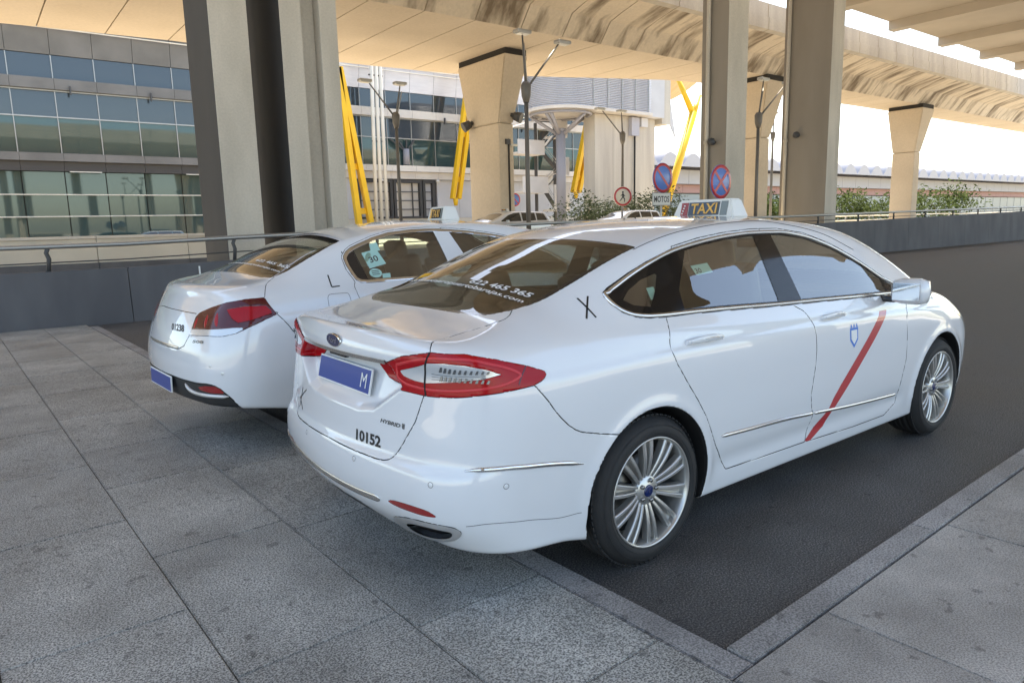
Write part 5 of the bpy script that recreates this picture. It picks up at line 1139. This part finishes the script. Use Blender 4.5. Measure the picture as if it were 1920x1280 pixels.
    rs=[(-1.05,-.425,.432),(-1.06,-.25,.424),(-1.066,-.05,.421),(-1.06,.2,.422),(-1.04,.40,.428),(-1.0,.60,.440),(-.95,.75,.458)]
    ribbon(B,'lower_moulding',[(-.94,-.75,.44),(-.975,-.66,.435)][:0]+rs,.030,.004,MT['chrome'],bum,taper=.02)
    sk=[tuple(p) for p in q['skirt'][3:]]
    for sg in (1,-1): ribbon(B,'bumper_seam',[(x,sg*y,z) for x,y,z in sk],.0022,.0006,MT['led'],bum,flat=True,lift=0)
    dt=[(p[0],-abs(p[1]),p[2]) for p in q['ditch']]
    for sg in (1,-1): ribbon(B,'roof_seam',[(x,sg*y,z) for x,y,z in dt],.004,.0007,MT['gap'],car,flat=True,lift=0)
    # bar over the plate
    bz=.969; b=MB()
    for k in range(24):
        y0=-.405+.81*k/24; y1=y0+.81/24; xs=[float(B.Xr(bz)+.19*y*y)-.004 for y in (y0,y1)]
        b.prism([(xs[0],y0,bz-.010),(xs[1],y1,bz-.010),(xs[1]-.004,y1,bz+.007),(xs[0]-.004,y0,bz+.007)],(.012,0,0))
    o=b.build('plate_bar',MT['chrome'],boot)
    b=MB(); b.box((-.985,.01,.950),(.02,.16,.018),bev=.004); b.build('plate_light',MT['black_gloss'],boot)
    # number plate, leaning with the boot
    tl=math.radians(13); pr=bpy.data.objects.new('number_plate',None); link(pr,boot); pr.location=(-.972,0,.861); pr.rotation_euler=(0,tl,0)
    b=MB(); b.box((0,0,0),(.008,.52,.11),bev=.003); b.build('plate_border',MT['white_print'],pr)
    b=MB(); b.box((-.0035,0,0),(.004,.506,.096)); b.build('plate_face',MT['plate_blue'],pr)
    flat_text('plate_character','M',(-.0064,-.175,-.030),(0,-.052,0),(0,0,.060),MT['white_print'],pr,.0,off=.0005)
    # badge
    n0=Vector((-.985,0,.17)).normalized(); b=MB(); vs=[]
    for rr,dx,mi in ((1.0,0,0),(.97,-.005,0),(.88,-.0065,0)): vs.append([(-1.0085+dx-.10*(.0)*rr,.072*rr*math.cos(2*math.pi*k/40),1.012+.030*rr*math.sin(2*math.pi*k/40)) for k in range(40)])
    rings=[[b.bm.verts.new((x-.05*(z-1.012),y,z)) for x,y,z in r_] for r_ in vs]
    for a_,c_ in zip(rings,rings[1:]):
        for k in range(40): b.bm.faces.new((a_[k],a_[(k+1)%40],c_[(k+1)%40],c_[k]))
    b.bm.faces.new(rings[-1]); bo=b.build('badge_rim',MT['bright'],boot)
    b=MB(); b.poly([(-1.0157-.05*.026*math.sin(2*math.pi*k/40),.0625*math.cos(2*math.pi*k/40),1.012+.0255*math.sin(2*math.pi*k/40)) for k in range(40)]); b.build('badge_face',MT['badge_blue'],bo)
    flat_text('badge_lettering','Ford',(-1.0150,.040,1.001),(0,-.080,0),(-.001,0,.024),MT['bright'],bo,.006,.35,.0016)
    # lamp details
    for k,s in enumerate((-1,1)):
        pts=[(x,(y if s<0 else -y),z) for x,y,z in q['lampsplit']]
        ribbon(B,'lamp_joint',pts,.008,.001,MT['gap'],lamp[k],flat=True,lift=.0032)
        for row,(za,zb,sl) in enumerate(((.966,.984,.25),(.932,.950,-.15))):
            b=MB()
            for j in range(10):
                u=j/9; p0=np.array([-.915+.115*u,-.705-.125*u,za-.006*u-.004*abs(u-.5)]); p0[1]*=(1 if s<0 else -1)
                P0,nn=on(B,[p0]); t=np.array([.68,-.73 if s<0 else .73,0]); nn=Vector(nn[0]); c=Vector(P0[0])+nn*.0045; tv=Vector(t); zv=nn.cross(tv).normalized()
                if zv.z<0: zv=-zv
                hh=.019*(1-.4*u)
                q4=[c-tv*.0058,c+tv*.0045,c+tv*.0045+tv*.004+zv*hh,c+zv*hh+tv*.001]; b.prism([v for v in q4],nn*.003)
            b.build('lamp_led',MT['led'],lamp[k])
        gd=[(-.960,-.470,.968),(-.945,-.575,.992),(-.915,-.68,1.010),(-.86,-.779,1.011),(-.785,-.837,.992),(-.715,-.862,.966),(-.685,-.870,.944),(-.73,-.868,.924),(-.81,-.838,.909),(-.885,-.770,.900),(-.935,-.64,.892),(-.955,-.54,.897),(-.966,-.475,.925),(-.960,-.470,.968)]
        ribbon(B,'light_guide',[(x,(y if s<0 else -y),z) for x,y,z in gd],.010,.0008,MT['light_guide'],lamp[k],lift=.0033)
        for j_ in range(3):
            a_=(-.925,-.66,.944+.010*j_-.012); b_=(-.80,-.82,.944+.006*j_-.004)
            ribbon(B,'lens_line',[(x,(y if s<0 else -y),z) for x,y,z in (a_,((a_[0]+b_[0])/2-.012,(a_[1]+b_[1])/2-.012,(a_[2]+b_[2])/2),b_)],.002,.0006,MT['led'],lamp[k],flat=True,lift=.0028)
        ribbon(B,'lamp_marker',[(x,(y if s<0 else -y),z) for x,y,z in [(-.655,-.862,.972),(-.690,-.872,.930),(-.70,-.876,.912)]],.005,.0008,MT['lamp_dark'],lamp[k],flat=True,lift=.003)
    # sensors
    for p in q['sens']:
        for s in (1,-1):
            P0,nn=on(B,[(p[0],s*p[1],p[2])]); n_=Vector(nn[0]); rot=n_.to_track_quat('Z','Y').to_matrix()
            b=MB(); b.lathe([(0,.0012),(.0085,.0012),(.0095,.0006)],seg=20); o=b.build('parking_sensor',P,bum,fixn=True); o.matrix_local=Matrix.Translation(P0[0])@rot.to_4x4()
            b=MB(); b.lathe([(.0095,.0009),(.0112,.0009)],seg=20); o=b.build('sensor_rim',MT['led'],bum,fixn=False); o.matrix_local=Matrix.Translation(P0[0])@rot.to_4x4()
    # handles
    for nm_,dd,(h0,h1) in (('rear',rd,q['handle1']),('front',fd,q['handle2'])):
        for k,s in enumerate((-1,1)):
            A=[(h0[0]+.01,s*abs(h0[1]),.951),((h0[0]+h1[0])/2,s*.892,.956),(h1[0]-.01,s*abs(h1[1]),.948)]
            P1=resample(A,.012); P1,n1=on(B,P1); b=MB(); n=len(P1); rings=[]
            for i in range(n):
                u=i/(n-1); lift=.006+.030*math.sin(math.pi*min(max(u,.0),1))**.55; w_=.010+.006*math.sin(math.pi*u); nv=Vector(n1[i]); c=Vector(P1[i])+nv*lift; zz=Vector((0,0,1))
                rings.append([b.bm.verts.new(c+zz*w_*math.cos(2*math.pi*j/10)+nv*.007*math.sin(2*math.pi*j/10)) for j in range(10)])
            for r0,r1 in zip(rings,rings[1:]):
                for j in range(10):
                    f=b.bm.faces.new((r0[j],r0[(j+1)%10],r1[(j+1)%10],r1[j])); f.smooth=True
            b.bm.faces.new(rings[0]); b.bm.faces.new(rings[-1][::-1]); ho=b.build('door_handle',P,dd[k])
            ribbon(B,'handle_trim',[P1[1]+n1[1]*.022,P1[n//2]+n1[n//2]*.0425,P1[-2]+n1[-2]*.022],.006,.003,MT['bright'],ho,proj=False)
            b=MB(); cc=Vector(P1[n//2]); b.lathe([(0,0),(.045,0)],seg=24)
    # mirrors
    for k,s in enumerate((-1,1)):
        b=MB(); b.box((0,0,0),(.13,.20,.15),bev=.055); o=b.build('door_mirror',P,fd[k]); o.location=(2.08,s*1.02,1.045)
        for p_ in o.data.polygons: p_.use_smooth=True
        b=MB(); b.box((-.064,0,0),(.006,.15,.10),bev=.002); b.build('mirror_glass',MT['bright'],o)
        b=MB(); b.box((0,-s*.13,-.05),(.06,.12,.04),bev=.015); b.build('mirror_arm',MT['black_gloss'],o)
    # lettering and marks
    def mk(name,pts,wd,par): ribbon(B,name,pts,wd,.0008,MT['black_print'],par,flat=True,lift=.0004)
    X=[p for p in car.children if p.name.startswith('body_shell')][0]
    mk('letter_x',q['X1'],.008,X); mk('letter_x',q['X2'],.008,X)
    for n_ in ('K1','K2','K3'): mk('letter_k',q[n_],.006,boot)
    n0=np.array(q['n10152']); surf_text(B,'fleet_number','10152',n0[0],n0[1]-n0[0],n0[2]-n0[0],MT['black_print'],boot,.035)
    h0=np.array([-1.004,-.386,.730]); surf_text(B,'model_lettering','HYBRID',h0,np.array([.02,-.125,-.001]),np.array([.0,0,.0155]),MT['led'],boot,.03,.2,.002)
    b=MB(); b.box((-.981,-.527,.738),(.006,.016,.022),bev=.003); b.build('hybrid_leaf',MT['led'],boot)
    t1=np.array(q['wtext1']); surf_text(B,'window_lettering','622 465 365',t1[0],t1[1]-t1[0],np.array([.036,0,.016]),MT['white_print'],rw,.02,0,.002)
    t2=np.array([[-.352,.52,1.183],[-.436,-.562,1.158]]); surf_text(B,'window_lettering','www.taxiaeropuertobarajas.com',t2[0],t2[1]-t2[0],np.array([.034,0,.015]),MT['white_print'],rw,.012,0,.002)
    c0=np.array(q['crest'])
    b=[(1.612,-.91,.868),(1.700,-.91,.868),(1.700,-.91,.80),(1.656,-.91,.755),(1.612,-.91,.80)]
    for k,s in enumerate((-1,1)):
        em=surf_patch(B,'door_emblem',[(x,s*abs(y),z) for x,y,z in (b if s<0 else b[::-1])],MT['crest_blue'],fd[k],.001)
        surf_patch(B,'emblem_field',[(x,s*.91,z) for x,z in ([(1.624,.855),(1.688,.855),(1.688,.806),(1.656,.775),(1.624,.806)] if s<0 else [(1.624,.855),(1.688,.855),(1.688,.806),(1.656,.775),(1.624,.806)][::-1])],MT['white_print'],fd[k],.0016)
        for j in range(3):
            x=1.618+.03*j; pts=[(x,s*.91,.870),(x+.018,s*.91,.870),(x+.013,s*.91,.888),(x+.005,s*.91,.888)]; surf_patch(B,'emblem_crown',pts if s<0 else pts[::-1],MT['crest_blue'],fd[k],.001)
    # stickers inside the windows, brake light
    def stick(name,pts,off=-.007): surf_patch(B,name,pts,MT['sticker'],car,off)
    stick('window_sticker',[(.125,-.75,1.195),(.172,-.75,1.197),(.165,-.77,1.140),(.122,-.77,1.138)])
    st_=[(.47,-.70,1.262),(.60,-.70,1.272),(.615,-.72,1.225),(.485,-.72,1.215)]; stick('window_sticker',st_)
    surf_text(B,'sticker_lettering','30',np.array([.49,-.715,1.222]),np.array([.045,0,.003]),np.array([-.004,.01,.024]),MT['led'],car,.02,0,-.006)
    ribbon(B,'high_brake_light',[(.165,.19,1.40),(.148,0,1.40),(.165,-.19,1.398)],.022,.001,MT['black'],rw,flat=True,lift=-.02)
    zr=float(B.Zt(1.56)); taxi_sign(car,(1.555,0,zr-.006),math.radians(0))
    return car,B
FORD_CAR,FORD_B=build_saloon()
# ---------------------------------------------------------------- the white fastback saloon behind
def build_fastback():
    B=peugeot(); q=TRACE['PEU']; cu=Cutter(B,.0150,(-1.14,-.0225,.10),(3.86,1.0,1.62))
    car=empty('fastback_taxi',(-.17,2.56,0),math.radians(2.5)); tag(car,'white taxi with dark red tail lamps and letter L, behind the hybrid saloon','taxi')
    top=p_xz(q['dlo'])+[(1.75,1.335),(1.98,1.245),(2.2,1.13),(2.36,1.055)]; bot=p_xz(q['dlob'])+[(1.0,1.098),(1.6,1.085),(2.36,1.03)]
    dlo=top+bot[::-1]; up=lambda V:(V[:,1]>.5)&(V[:,2]>.97)
    cu.region('dlo_ring',dlo,XZ,up); dsd=lambda u,v:polysd(dlo,u,v)
    cu.region('dlo_trim',dlo,XZ,up,('dlo_ring',),grow=-.022)
    inner=lambda u,v:dsd(u,v)+.024
    q1=p_xz(q['q1']); b1=p_xz(q['bp1']); b2=p_xz(q['bp2'])
    ex=lambda a,b,z:(a[0]+(b[0]-a[0])*(z-a[1])/(b[1]-a[1]),z)
    cu.region('glass_r',[ex(*q1,1.5),ex(*q1,1.0),ex(*b1,1.0),ex(*b1,1.5)],XZ,up,('dlo_trim',),both=inner)
    cu.region('glass_q',[(-.1,1.5),ex(*q1,1.5),(ex(*q1,1.5)[0]-.004,1.5),(ex(*q1,1.0)[0]-.006,1.0),(-.1,1.0)],XZ,up,('dlo_trim',),both=inner)
    cu.region('b_pillar',[ex(*b1,1.5),ex(*b1,1.0),ex(*b2,1.0),ex(*b2,1.5)],XZ,up,('dlo_trim',))
    cu.region('glass_f',[ex(*b2,1.5),ex(*b2,1.0),(2.2,1.0),(2.2,1.5)],XZ,up,('dlo_trim',),both=inner)
    rr=lambda V:(V[:,0]<-.3)&(V[:,2]>.75)&(V[:,1]>.2)
    cu.region('lamp',p_ob(q['lamp']),OB,rr); cu.region('lamp_clear',p_ob(q['clear']),OB,rr,('lamp',))
    inn=[(-.93,-.52,.955),(-.80,-.73,1.015),(-.73,-.80,1.02),(-.62,-.84,1.0),(-.57,-.88,.96),(-.66,-.885,.925),(-.80,-.835,.895),(-.86,-.75,.89)]
    cu.region('lamp_bright',p_ob([(-.80,-.73,.995),(-.72,-.81,1.012),(-.60,-.86,1.01),(-.565,-.88,.965),(-.70,-.868,.93),(-.775,-.83,.915),(-.80,-.80,.94)]),OB,rr,('lamp',))
    g=[(-.492,-.1),(-.494,.10),(-.501,.353),(-.495,.52),(-.470,.645),(-.395,.638),(-.266,.622),(-.10,.60),(.085,.565),(.092,.423),(.105,.117),(.110,-.1)]
    gl=lambda V:(V[:,2]>1.10)&(V[:,0]<.4)&(V[:,0]>-.6)
    cu.region('frit',g,XA,gl); cu.region('rear_glass',g,XA,gl,('frit',),grow=-.02)
    bd=[(-.470,.66),(-.506,.689),(-.541,.727),(-.570,.782),(-.594,.83)]
    cu.region('boot',[(-1.3,-.1),(-.40,-.1),(-.40,.6)]+bd+[(-.62,.845),(-1.3,.845)],XA,lambda V:(V[:,2]>1.055)&(V[:,0]<-.35))
    cu.region('boot',[(-.1,.722),(.345,.722),(.42,.75),(.458,.82),(.50,.95),(.60,1.0),(.72,1.038),(.85,1.055),(.85,1.2),(-.1,1.2)],AZ,lambda V:V[:,0]<-.65)
    bk=[(abs(p[1]),p[2]) for p in q['black']]
    cu.region('black_low',[(-.1,.540)]+bk[:6],AZ,lambda V:V[:,0]<-3)
    cu.region('bumper',[(-.53,.965),(-.546,.954),(-.486,.877),(-.441,.807),(-.38,.66),(-.36,.60),(-.2,.58),(-.2,0),(-1.4,0),(-1.4,.965)],XZ,lambda V:V[:,0]<-.1)
    cu.region('bumper_black',[(.79*-1.05+.61*-.1,.535)]+[(.79*p[0]+.61*abs(p[1]),p[2]) for p in q['black']]+[(.79*-.76+.61*.85,.30),(.79*-.72+.61*.86,0),(-1.2,0),(-1.2,.535)],OB,lambda V:V[:,0]<-.3,('bumper',))
    cu.region('reflector',p_ob(q['refl']),OB,lambda V:V[:,0]<-.5,('bumper_black',))
    sd=lambda V:(V[:,1]>.45)
    rl=[(x,z+.012) for x,z in top if x<.91]
    cu.region('door_r',[(.053,1.115),(.035,1.09),(.04,1.037),(.06,.95),(.16,.80),(.30,.66),(.41,.50),(.50,.32),(1.15,.30),(1.16,.9),(1.08,1.09),(.921,1.476)]+rl[::-1][:10]+[(.04,1.33),(.02,1.28),(.02,1.2)],XZ,sd)
    rl2=[(x,z+.012) for x,z in top if x>.92]
    cu.region('door_f',[(.921,1.476),(1.08,1.09),(1.16,.9),(1.15,.30),(2.1,.285),(2.25,.34),(2.30,.6),(2.28,.87),(2.35,1.0),(2.37,1.06)]+rl2[::-1],XZ,sd)
    cu.region('wind',[(2.05,-.1),(2.05,.50),(2.16,.575),(2.70,.66),(2.76,.5),(2.80,-.1)],XA,lambda V:(V[:,2]>1.05)&(V[:,0]>1.8))
    cu.region('headlamp',[(3.05,.85),(3.35,.82),(3.65,.76),(3.65,.65),(3.4,.68)],XZ,lambda V:(V[:,1]>.35)&(V[:,0]>3))
    C=cu.V[cu.T].mean(1); nrm=np.cross(cu.V[cu.T[:,1]]-cu.V[cu.T[:,0]],cu.V[cu.T[:,2]]-cu.V[cu.T[:,0]]); nrm/=np.linalg.norm(nrm,axis=1)[:,None]+1e-12
    for xw in B.wx:
        r=np.hypot(C[:,0]-xw,C[:,2]-B.wz); cu.L[(r<B.wr+.004)&(C[:,1]>.5)]=cu.id('well')
    cu.L[(nrm[:,2]<-.72)&(C[:,2]<.31)]=cu.id('under'); cu.finish(); fl=[]
    P=MT['paint']; S=.0021
    bs=emit_center(cu,'body','body_shell',P,car,0,S,fl); boot=emit_center(cu,'boot','boot_lid',P,car,0,S,fl); bum=emit_center(cu,'bumper','rear_bumper',P,car,0,S,fl)
    emit_center(cu,'bumper_black','lower_valance',MT['black'],bum,-.006); emit_pair(cu,'reflector','reflector',MT['reflector'],bum,-.003)
    emit_center(cu,['well','under'],'underbody',MT['liner'],car)
    rd=emit_pair(cu,'door_r','rear_door',P,car,0,S,fl); fd=emit_pair(cu,'door_f','front_door',P,car,0,S,fl)
    emit_pair(cu,'dlo_ring','window_trim',MT['chrome'],car,.001,.001); emit_pair(cu,'dlo_trim','window_seal',MT['black_gloss'],car,-.002); emit_pair(cu,'b_pillar','pillar_trim',P,car,.001)
    emit_pair(cu,'glass_r','door_window',MT['glass_side'],rd,-.004); emit_pair(cu,'glass_f','door_window',MT['glass_side'],fd,-.004); emit_pair(cu,'glass_q','quarter_window',MT['black_gloss'],car,-.003)
    rw=emit_center(cu,'rear_glass','rear_window',MT['glass'],car,-.001); emit_center(cu,'frit','window_seal',MT['black_gloss'],rw,-.0012)
    emit_center(cu,'wind','windscreen',MT['glass_front'],car,-.002); emit_pair(cu,'headlamp','headlamp',MT['lamp_clear'],car,.001)
    lamp=emit_pair(cu,'lamp','tail_lamp',MT['lamp_dark'],car,.003,.001); emit_pair(cu,'lamp_clear','clear_lens',MT['lamp_clear'],lamp,.0025); emit_pair(cu,'lamp_bright','red_lens',MT['lamp_red'],lamp,.0035)
    F=np.concatenate(fl); mesh_np('door_seal',F,np.arange(len(F)).reshape(-1,4),MT['gap'],car,smooth=False)
    f0=B.f; B.f=lambda x,a,z:f0(x,a,z)+.024
    c2=Cutter(B,.03,(-.65,-.045,.45),(3.0,.96,1.60)); B.f=f0
    c2.region('hole',dlo,XZ,lambda V:(V[:,1]>.45)&(V[:,2]>.9),grow=-.02); c2.region('hole',g,XA,gl,grow=-.02)
    c2.region('hole',[(2.05,-.1),(2.05,.50),(2.16,.56),(2.70,.64),(2.76,.5),(2.80,-.1)],XA,lambda V:(V[:,2]>1.0)&(V[:,0]>1.8))
    c2.N=B.normal(c2.V,.02); Vv,Tt,Nn,_=c2.part('body'); a=sided(Vv,Tt,Nn,-1); b=sided(Vv,Tt,Nn,1)
    mesh_np('cabin_lining',np.concatenate([a[0],b[0]]),np.concatenate([a[1],b[1]+len(Vv)])[:,::-1],MT['interior'],car,-np.concatenate([a[2],b[2]]))
    cabin('PEU',car)
    for s in (-1,1):
        add_wheel(car,0,s,.91,spin=.5); add_wheel(car,2.817,s,.91,spin=.1)
    for k,s in enumerate((-1,1)):
        for a_,b_ in (((-.955,-.50,.955),(-.965,-.50,.875)),((-.915,-.60,.975),(-.925,-.62,.885)),((-.87,-.69,.985),(-.875,-.72,.893))):
            ribbon(B,'lamp_bar',[(a_[0],s*-a_[1],a_[2]),((a_[0]+b_[0])/2-.01,s*-(a_[1]+b_[1])/2,(a_[2]+b_[2])/2),(b_[0],s*-b_[1],b_[2])],.030,.0008,MT['lamp_red'],lamp[k],lift=.003,taper=.03)
    # bumper trim, seams, marks
    for sg in (1,-1):
        ribbon(B,'bumper_trim',[(x,sg*y,z) for x,y,z in q['stripp']],.026,.012,MT['satin'],bum,taper=.03,lift=-.003)
        ribbon(B,'bumper_seam',[(x,sg*y,z) for x,y,z in q['bumpseam']],.003,.0006,MT['gap'],bum,flat=True,lift=0)
    bl=[(-.952,.46,.957),(-.938,.255,.961),(-.949,0,.962),(-.938,-.255,.961),(-.912,-.453,.957)]
    ribbon(B,'boot_crease',bl,.006,.0008,MT['led'],boot,flat=True,lift=0)
    ribbon(B,'boot_moulding',[(-1.017,.346,.731),(-1.03,.2,.731),(-1.03,0,.731),(-1.03,-.2,.731),(-1.017,-.346,.731)],.016,.004,MT['chrome'],boot)
    n0=np.array(q['n01238']); surf_text(B,'fleet_number','01238',n0[0],n0[1]-n0[0],n0[2]-n0[0],MT['black_print'],boot,.03)
    n1=np.array(q['n508']); surf_text(B,'model_lettering','508',n1[0],n1[1]-n1[0],np.array([.0,0,.021]),MT['led'],boot,.05,0,.002)
    ribbon(B,'letter_l',q['L'][:2],.009,.0008,MT['black_print'],bs,flat=True,lift=.0004); ribbon(B,'letter_l',q['L'][1:],.009,.0008,MT['black_print'],bs,flat=True,lift=.0004)
    fl_=[tuple(p) for p in q['flap']]
    ribbon(B,'fuel_flap_seam',[(-.19,-.90,.90),(-.188,-.89,.98),(-.185,-.877,1.02),(-.17,-.868,1.045),(-.15,-.866,1.048),(-.05,-.867,1.048),(-.03,-.869,1.043),(-.022,-.88,1.01),(-.02,-.9,.90)],.003,.0006,MT['led'],bs,flat=True,lift=0)
    for p in q['sens']:
        for s in (1,-1):
            P0,nn=on(B,[(p[0],s*p[1],p[2])]); rot=Vector(nn[0]).to_track_quat('Z','Y').to_matrix().to_4x4()
            b=MB(); b.lathe([(0,.0012),(.0085,.0012),(.0112,.0004)],seg=20); o=b.build('parking_sensor',MT['paint_silver'],bum); o.matrix_local=Matrix.Translation(P0[0])@rot
    pr=bpy.data.objects.new('number_plate',None); link(pr,bum); pr.location=(-1.058,0,.475); pr.rotation_euler=(0,math.radians(2),0)
    b=MB(); b.box((0,0,0),(.010,.52,.11),bev=.003); b.build('plate_border',MT['white_print'],pr)
    b=MB(); b.box((-.004,0,0),(.004,.506,.096)); b.build('plate_face',MT['plate_blue'],pr)
    t1=np.array(q['wtext1']); surf_text(B,'window_lettering','622 465 365',t1[0],(t1[1]-t1[0])*.93,np.array([.026,0,.014]),MT['white_print'],rw,.02,0,.002)
    surf_text(B,'window_lettering','www.taxiaeropuertobarajas.com',np.array([-.375,.53,1.235]),np.array([-.03,-1.135,-.042]),np.array([.024,0,.013]),MT['white_print'],rw,.012,0,.002)
    def stick(name,pts): surf_patch(B,name,pts,MT['sticker'],rd[0],-.003)
    stick('window_sticker',q['st1'][::-1]); stick('window_sticker',q['st1b'][::-1]); stick('window_sticker',q['st3'][::-1])
    c=np.array(q['st2'][0]); stick('window_sticker',[(c[0]+.05*math.cos(-t),c[1]-.02*math.sin(-t)*0,c[2]+.042*math.sin(-t)) for t in np.linspace(0,2*math.pi,20,endpoint=False)][::-1])
    s0=np.array(q['st1']); surf_text(B,'sticker_lettering','30',s0[3]+.2*(s0[2]-s0[3])+.28*(s0[0]-s0[3]),.5*(s0[2]-s0[3]),.36*(s0[0]-s0[3]),MT['led'],rd[0],.02,0,-.002)
    for k in range(3): ribbon(B,'sticker_line',[(c[0]-.03,c[1],c[2]+.018-.016*k),(c[0]+.03,c[1],c[2]+.02-.016*k)],.005,.0004,MT['led'],rd[0],flat=True,lift=-.002)
    for k,s in enumerate((-1,1)):
        b=MB(); b.box((0,0,0),(.13,.20,.15),bev=.055); o=b.build('door_mirror',P,fd[k]); o.location=(2.06,s*1.03,1.08)
        for p_ in o.data.polygons: p_.use_smooth=True
        b=MB(); b.box((-.064,0,0),(.006,.15,.10),bev=.002); b.build('mirror_glass',MT['bright'],o)
        b=MB(); b.box((0,-s*.13,-.05),(.06,.12,.04),bev=.015); b.build('mirror_arm',MT['black_gloss'],o)
        for dd,x0 in ((rd[k],.92),(fd[k],1.95)):
            h=MB(); h.box((x0,s*.945,.975),(.20,.02,.026),bev=.008); h.build('door_handle',P,dd)
    sg_=taxi_sign(car,(1.39,.0,float(B.Zt(1.39))-.003),math.radians(-10),1.0,'sign_amber','sign_amber'); sg_.scale=(1,.74,1.05)
    return car
FAST=build_fastback()
# ---------------------------------------------------------------- plainer cars beyond the barrier
class Estate(Body): pass
def estate_body(roof=1.50,tailx=-.88):
    b=Estate(); zk=[.1,.2,.3,.5,.7,.9,1.0,1.1,1.25,1.42,1.6]
    rows=[(-1.2,[.75,.78,.80,.83,.83,.81,.78,.74,.67,.58,.45]),(-.6,[.80,.83,.85,.88,.88,.86,.83,.79,.72,.63,.5]),(1,[.82,.85,.87,.90,.90,.88,.85,.80,.73,.64,.5]),(2.3,[.82,.85,.87,.90,.90,.87,.83,.78,.70,.60,.45]),(3.0,[.80,.84,.86,.89,.89,.84,.78,.72,.62,.5,.35]),(3.8,[.7,.75,.78,.80,.77,.68,.6,.52,.42,.3,.2])]
    b.Ys=T2([r[0] for r in rows],zk,[r[1] for r in rows],.08,.03); b.rearmod=None
    b.Xr=T1([0,.25,.45,.7,.95,1.2,1.35,1.45,1.6],[-.75,-.86,-.93,-.93,-.90,-.78,-.68,-.60,-.45],.03); b.bow=T1([0,1.6],[.12,.12],0)
    b.Xf=T1([.05,.2,.5,.7,.85,1.1],[3.45,3.6,3.66,3.60,3.45,3.1],.03); b.fbow=.18; b.fbow4=.25; b.kr=T1([0,.6,1.6],[.22,.2,.12],.02)
    b.Zt=T1([-1.3,-.6,0,.8,1.3,1.8,2.1,2.7,2.95,3.4,3.8],[roof-.06,roof-.03,roof-.01,roof,roof-.005,roof-.08,roof-.2,1.10,1.0,.92,.76],.05)
    b.crown=T1([-1.3,2,3.8],[.10,.10,.08],0); b.kt=T1([-1.3,3.8],[.07,.07],0); b.Zb=T1([-1.3,-.9,3.8],[.26,.22,.2],.02)
    b.wx=(0,2.72); b.wz=.32; b.wr=.36; b.wa=.50; return b
def estate_meshes():
    B=estate_body(); cu=Cutter(B,.036,(-1.05,-.054,.1),(3.75,.98,1.6))
    up=lambda V:(V[:,1]>.4)&(V[:,2]>.9)
    for nm,pl in (('win',[(-.55,1.06),(-.42,1.36),(.05,1.40),(.10,1.05)]),('win2',[(.17,1.05),(.13,1.40),(.95,1.415),(1.0,1.03)]),('win3',[(1.08,1.03),(1.04,1.415),(1.35,1.40),(1.75,1.30),(2.25,1.06),(2.25,1.02)])): cu.region(nm,pl,XZ,up)
    cu.region('screen',[(1.86,-.1),(1.90,.50),(2.62,.64),(2.70,-.1)],XA,lambda V:(V[:,2]>1.06)&(V[:,0]>1.7))
    cu.region('tail',[(-.1,1.06),(.60,1.06),(.53,1.36),(-.1,1.39)],AZ,lambda V:V[:,0]<-.4)
    cu.region('lamp',[(.62,.98),(.85,.98),(.85,.72),(.66,.74)],AZ,lambda V:V[:,0]<-.5)
    cu.region('head',[(3.0,.82),(3.5,.74),(3.5,.62),(3.2,.66)],XZ,lambda V:(V[:,1]>.4)&(V[:,0]>2.9))
    C=cu.V[cu.T].mean(1)
    for xw in B.wx:
        r=np.hypot(C[:,0]-xw,C[:,2]-B.wz); cu.L[(r<B.wr+.008)&(C[:,1]>.48)]=cu.id('well')
    cu.finish(); out={}
    for lb in ('body','win','win2','win3','screen','tail','lamp','head','well'):
        V,T,N,_=cu.part(lb,-.004 if lb[0] in 'ws' or lb=='tail' else 0); out[lb]=(V,T,N)
    return out,B
EST,EST_B=estate_meshes()
def window_glass_opaque(): 
    return mat('dark_car_glass',(.02,.026,.028),.03,0,1.0)
MT['car_glass']=window_glass_opaque()
def estate(loc,rz,paint,label,sign=True,group='cars on the road beyond the barrier'):
    car=empty('parked_car',loc,rz); tag(car,label,'car',group)
    def put(lb,name,m,mode=0):
        V,T,N=EST[lb]
        if mode==0:
            a=sided(V,T,N,-1); b=sided(V,T,N,1); mesh_np(name,np.concatenate([a[0],b[0]]),np.concatenate([a[1],b[1]+len(V)]),m,car,np.concatenate([a[2],b[2]]))
        else:
            for s in (-1,1):
                a=sided(V,T,N,s); mesh_np(name,a[0],a[1],m,car,a[2])
    put('body','body_shell',paint); put('well','wheel_arch',MT['liner'],1); put('screen','windscreen',MT['car_glass']); put('tail','rear_window',MT['car_glass'])
    for wn in ('win','win2','win3'): put(wn,'side_window',MT['car_glass'],1)
    put('lamp','tail_lamp',MT['lamp_red'],1); put('head','headlamp',MT['lamp_clear'],1)
    for s in (-1,1):
        add_wheel(car,0,s,.885,.32); add_wheel(car,2.72,s,.885,.32)
        b=MB(); b.box((2.02,s*.98,1.03),(.12,.16,.12),bev=.04); b.build('door_mirror',paint,car)
    if sign: taxi_sign(car,(1.35,0,1.492),math.pi)
    return car
estate((18.9,23.3,.62),math.pi+.05,MT['paint_silver'],'silver estate taxi parked beyond the barrier in front of the flared pier')
estate((27.2,23.6,.62),math.pi+.04,MT['paint'],'white estate taxi beyond the barrier, below the no pedestrians sign')
MT['paint_dark']=mat('dark_teal_car_paint',(.05,.09,.10),.3,.3,1)
estate((9.5,51.5,.22),math.pi,MT['paint_dark'],'dark car far off at the left edge, by the terminal glass',sign=False)
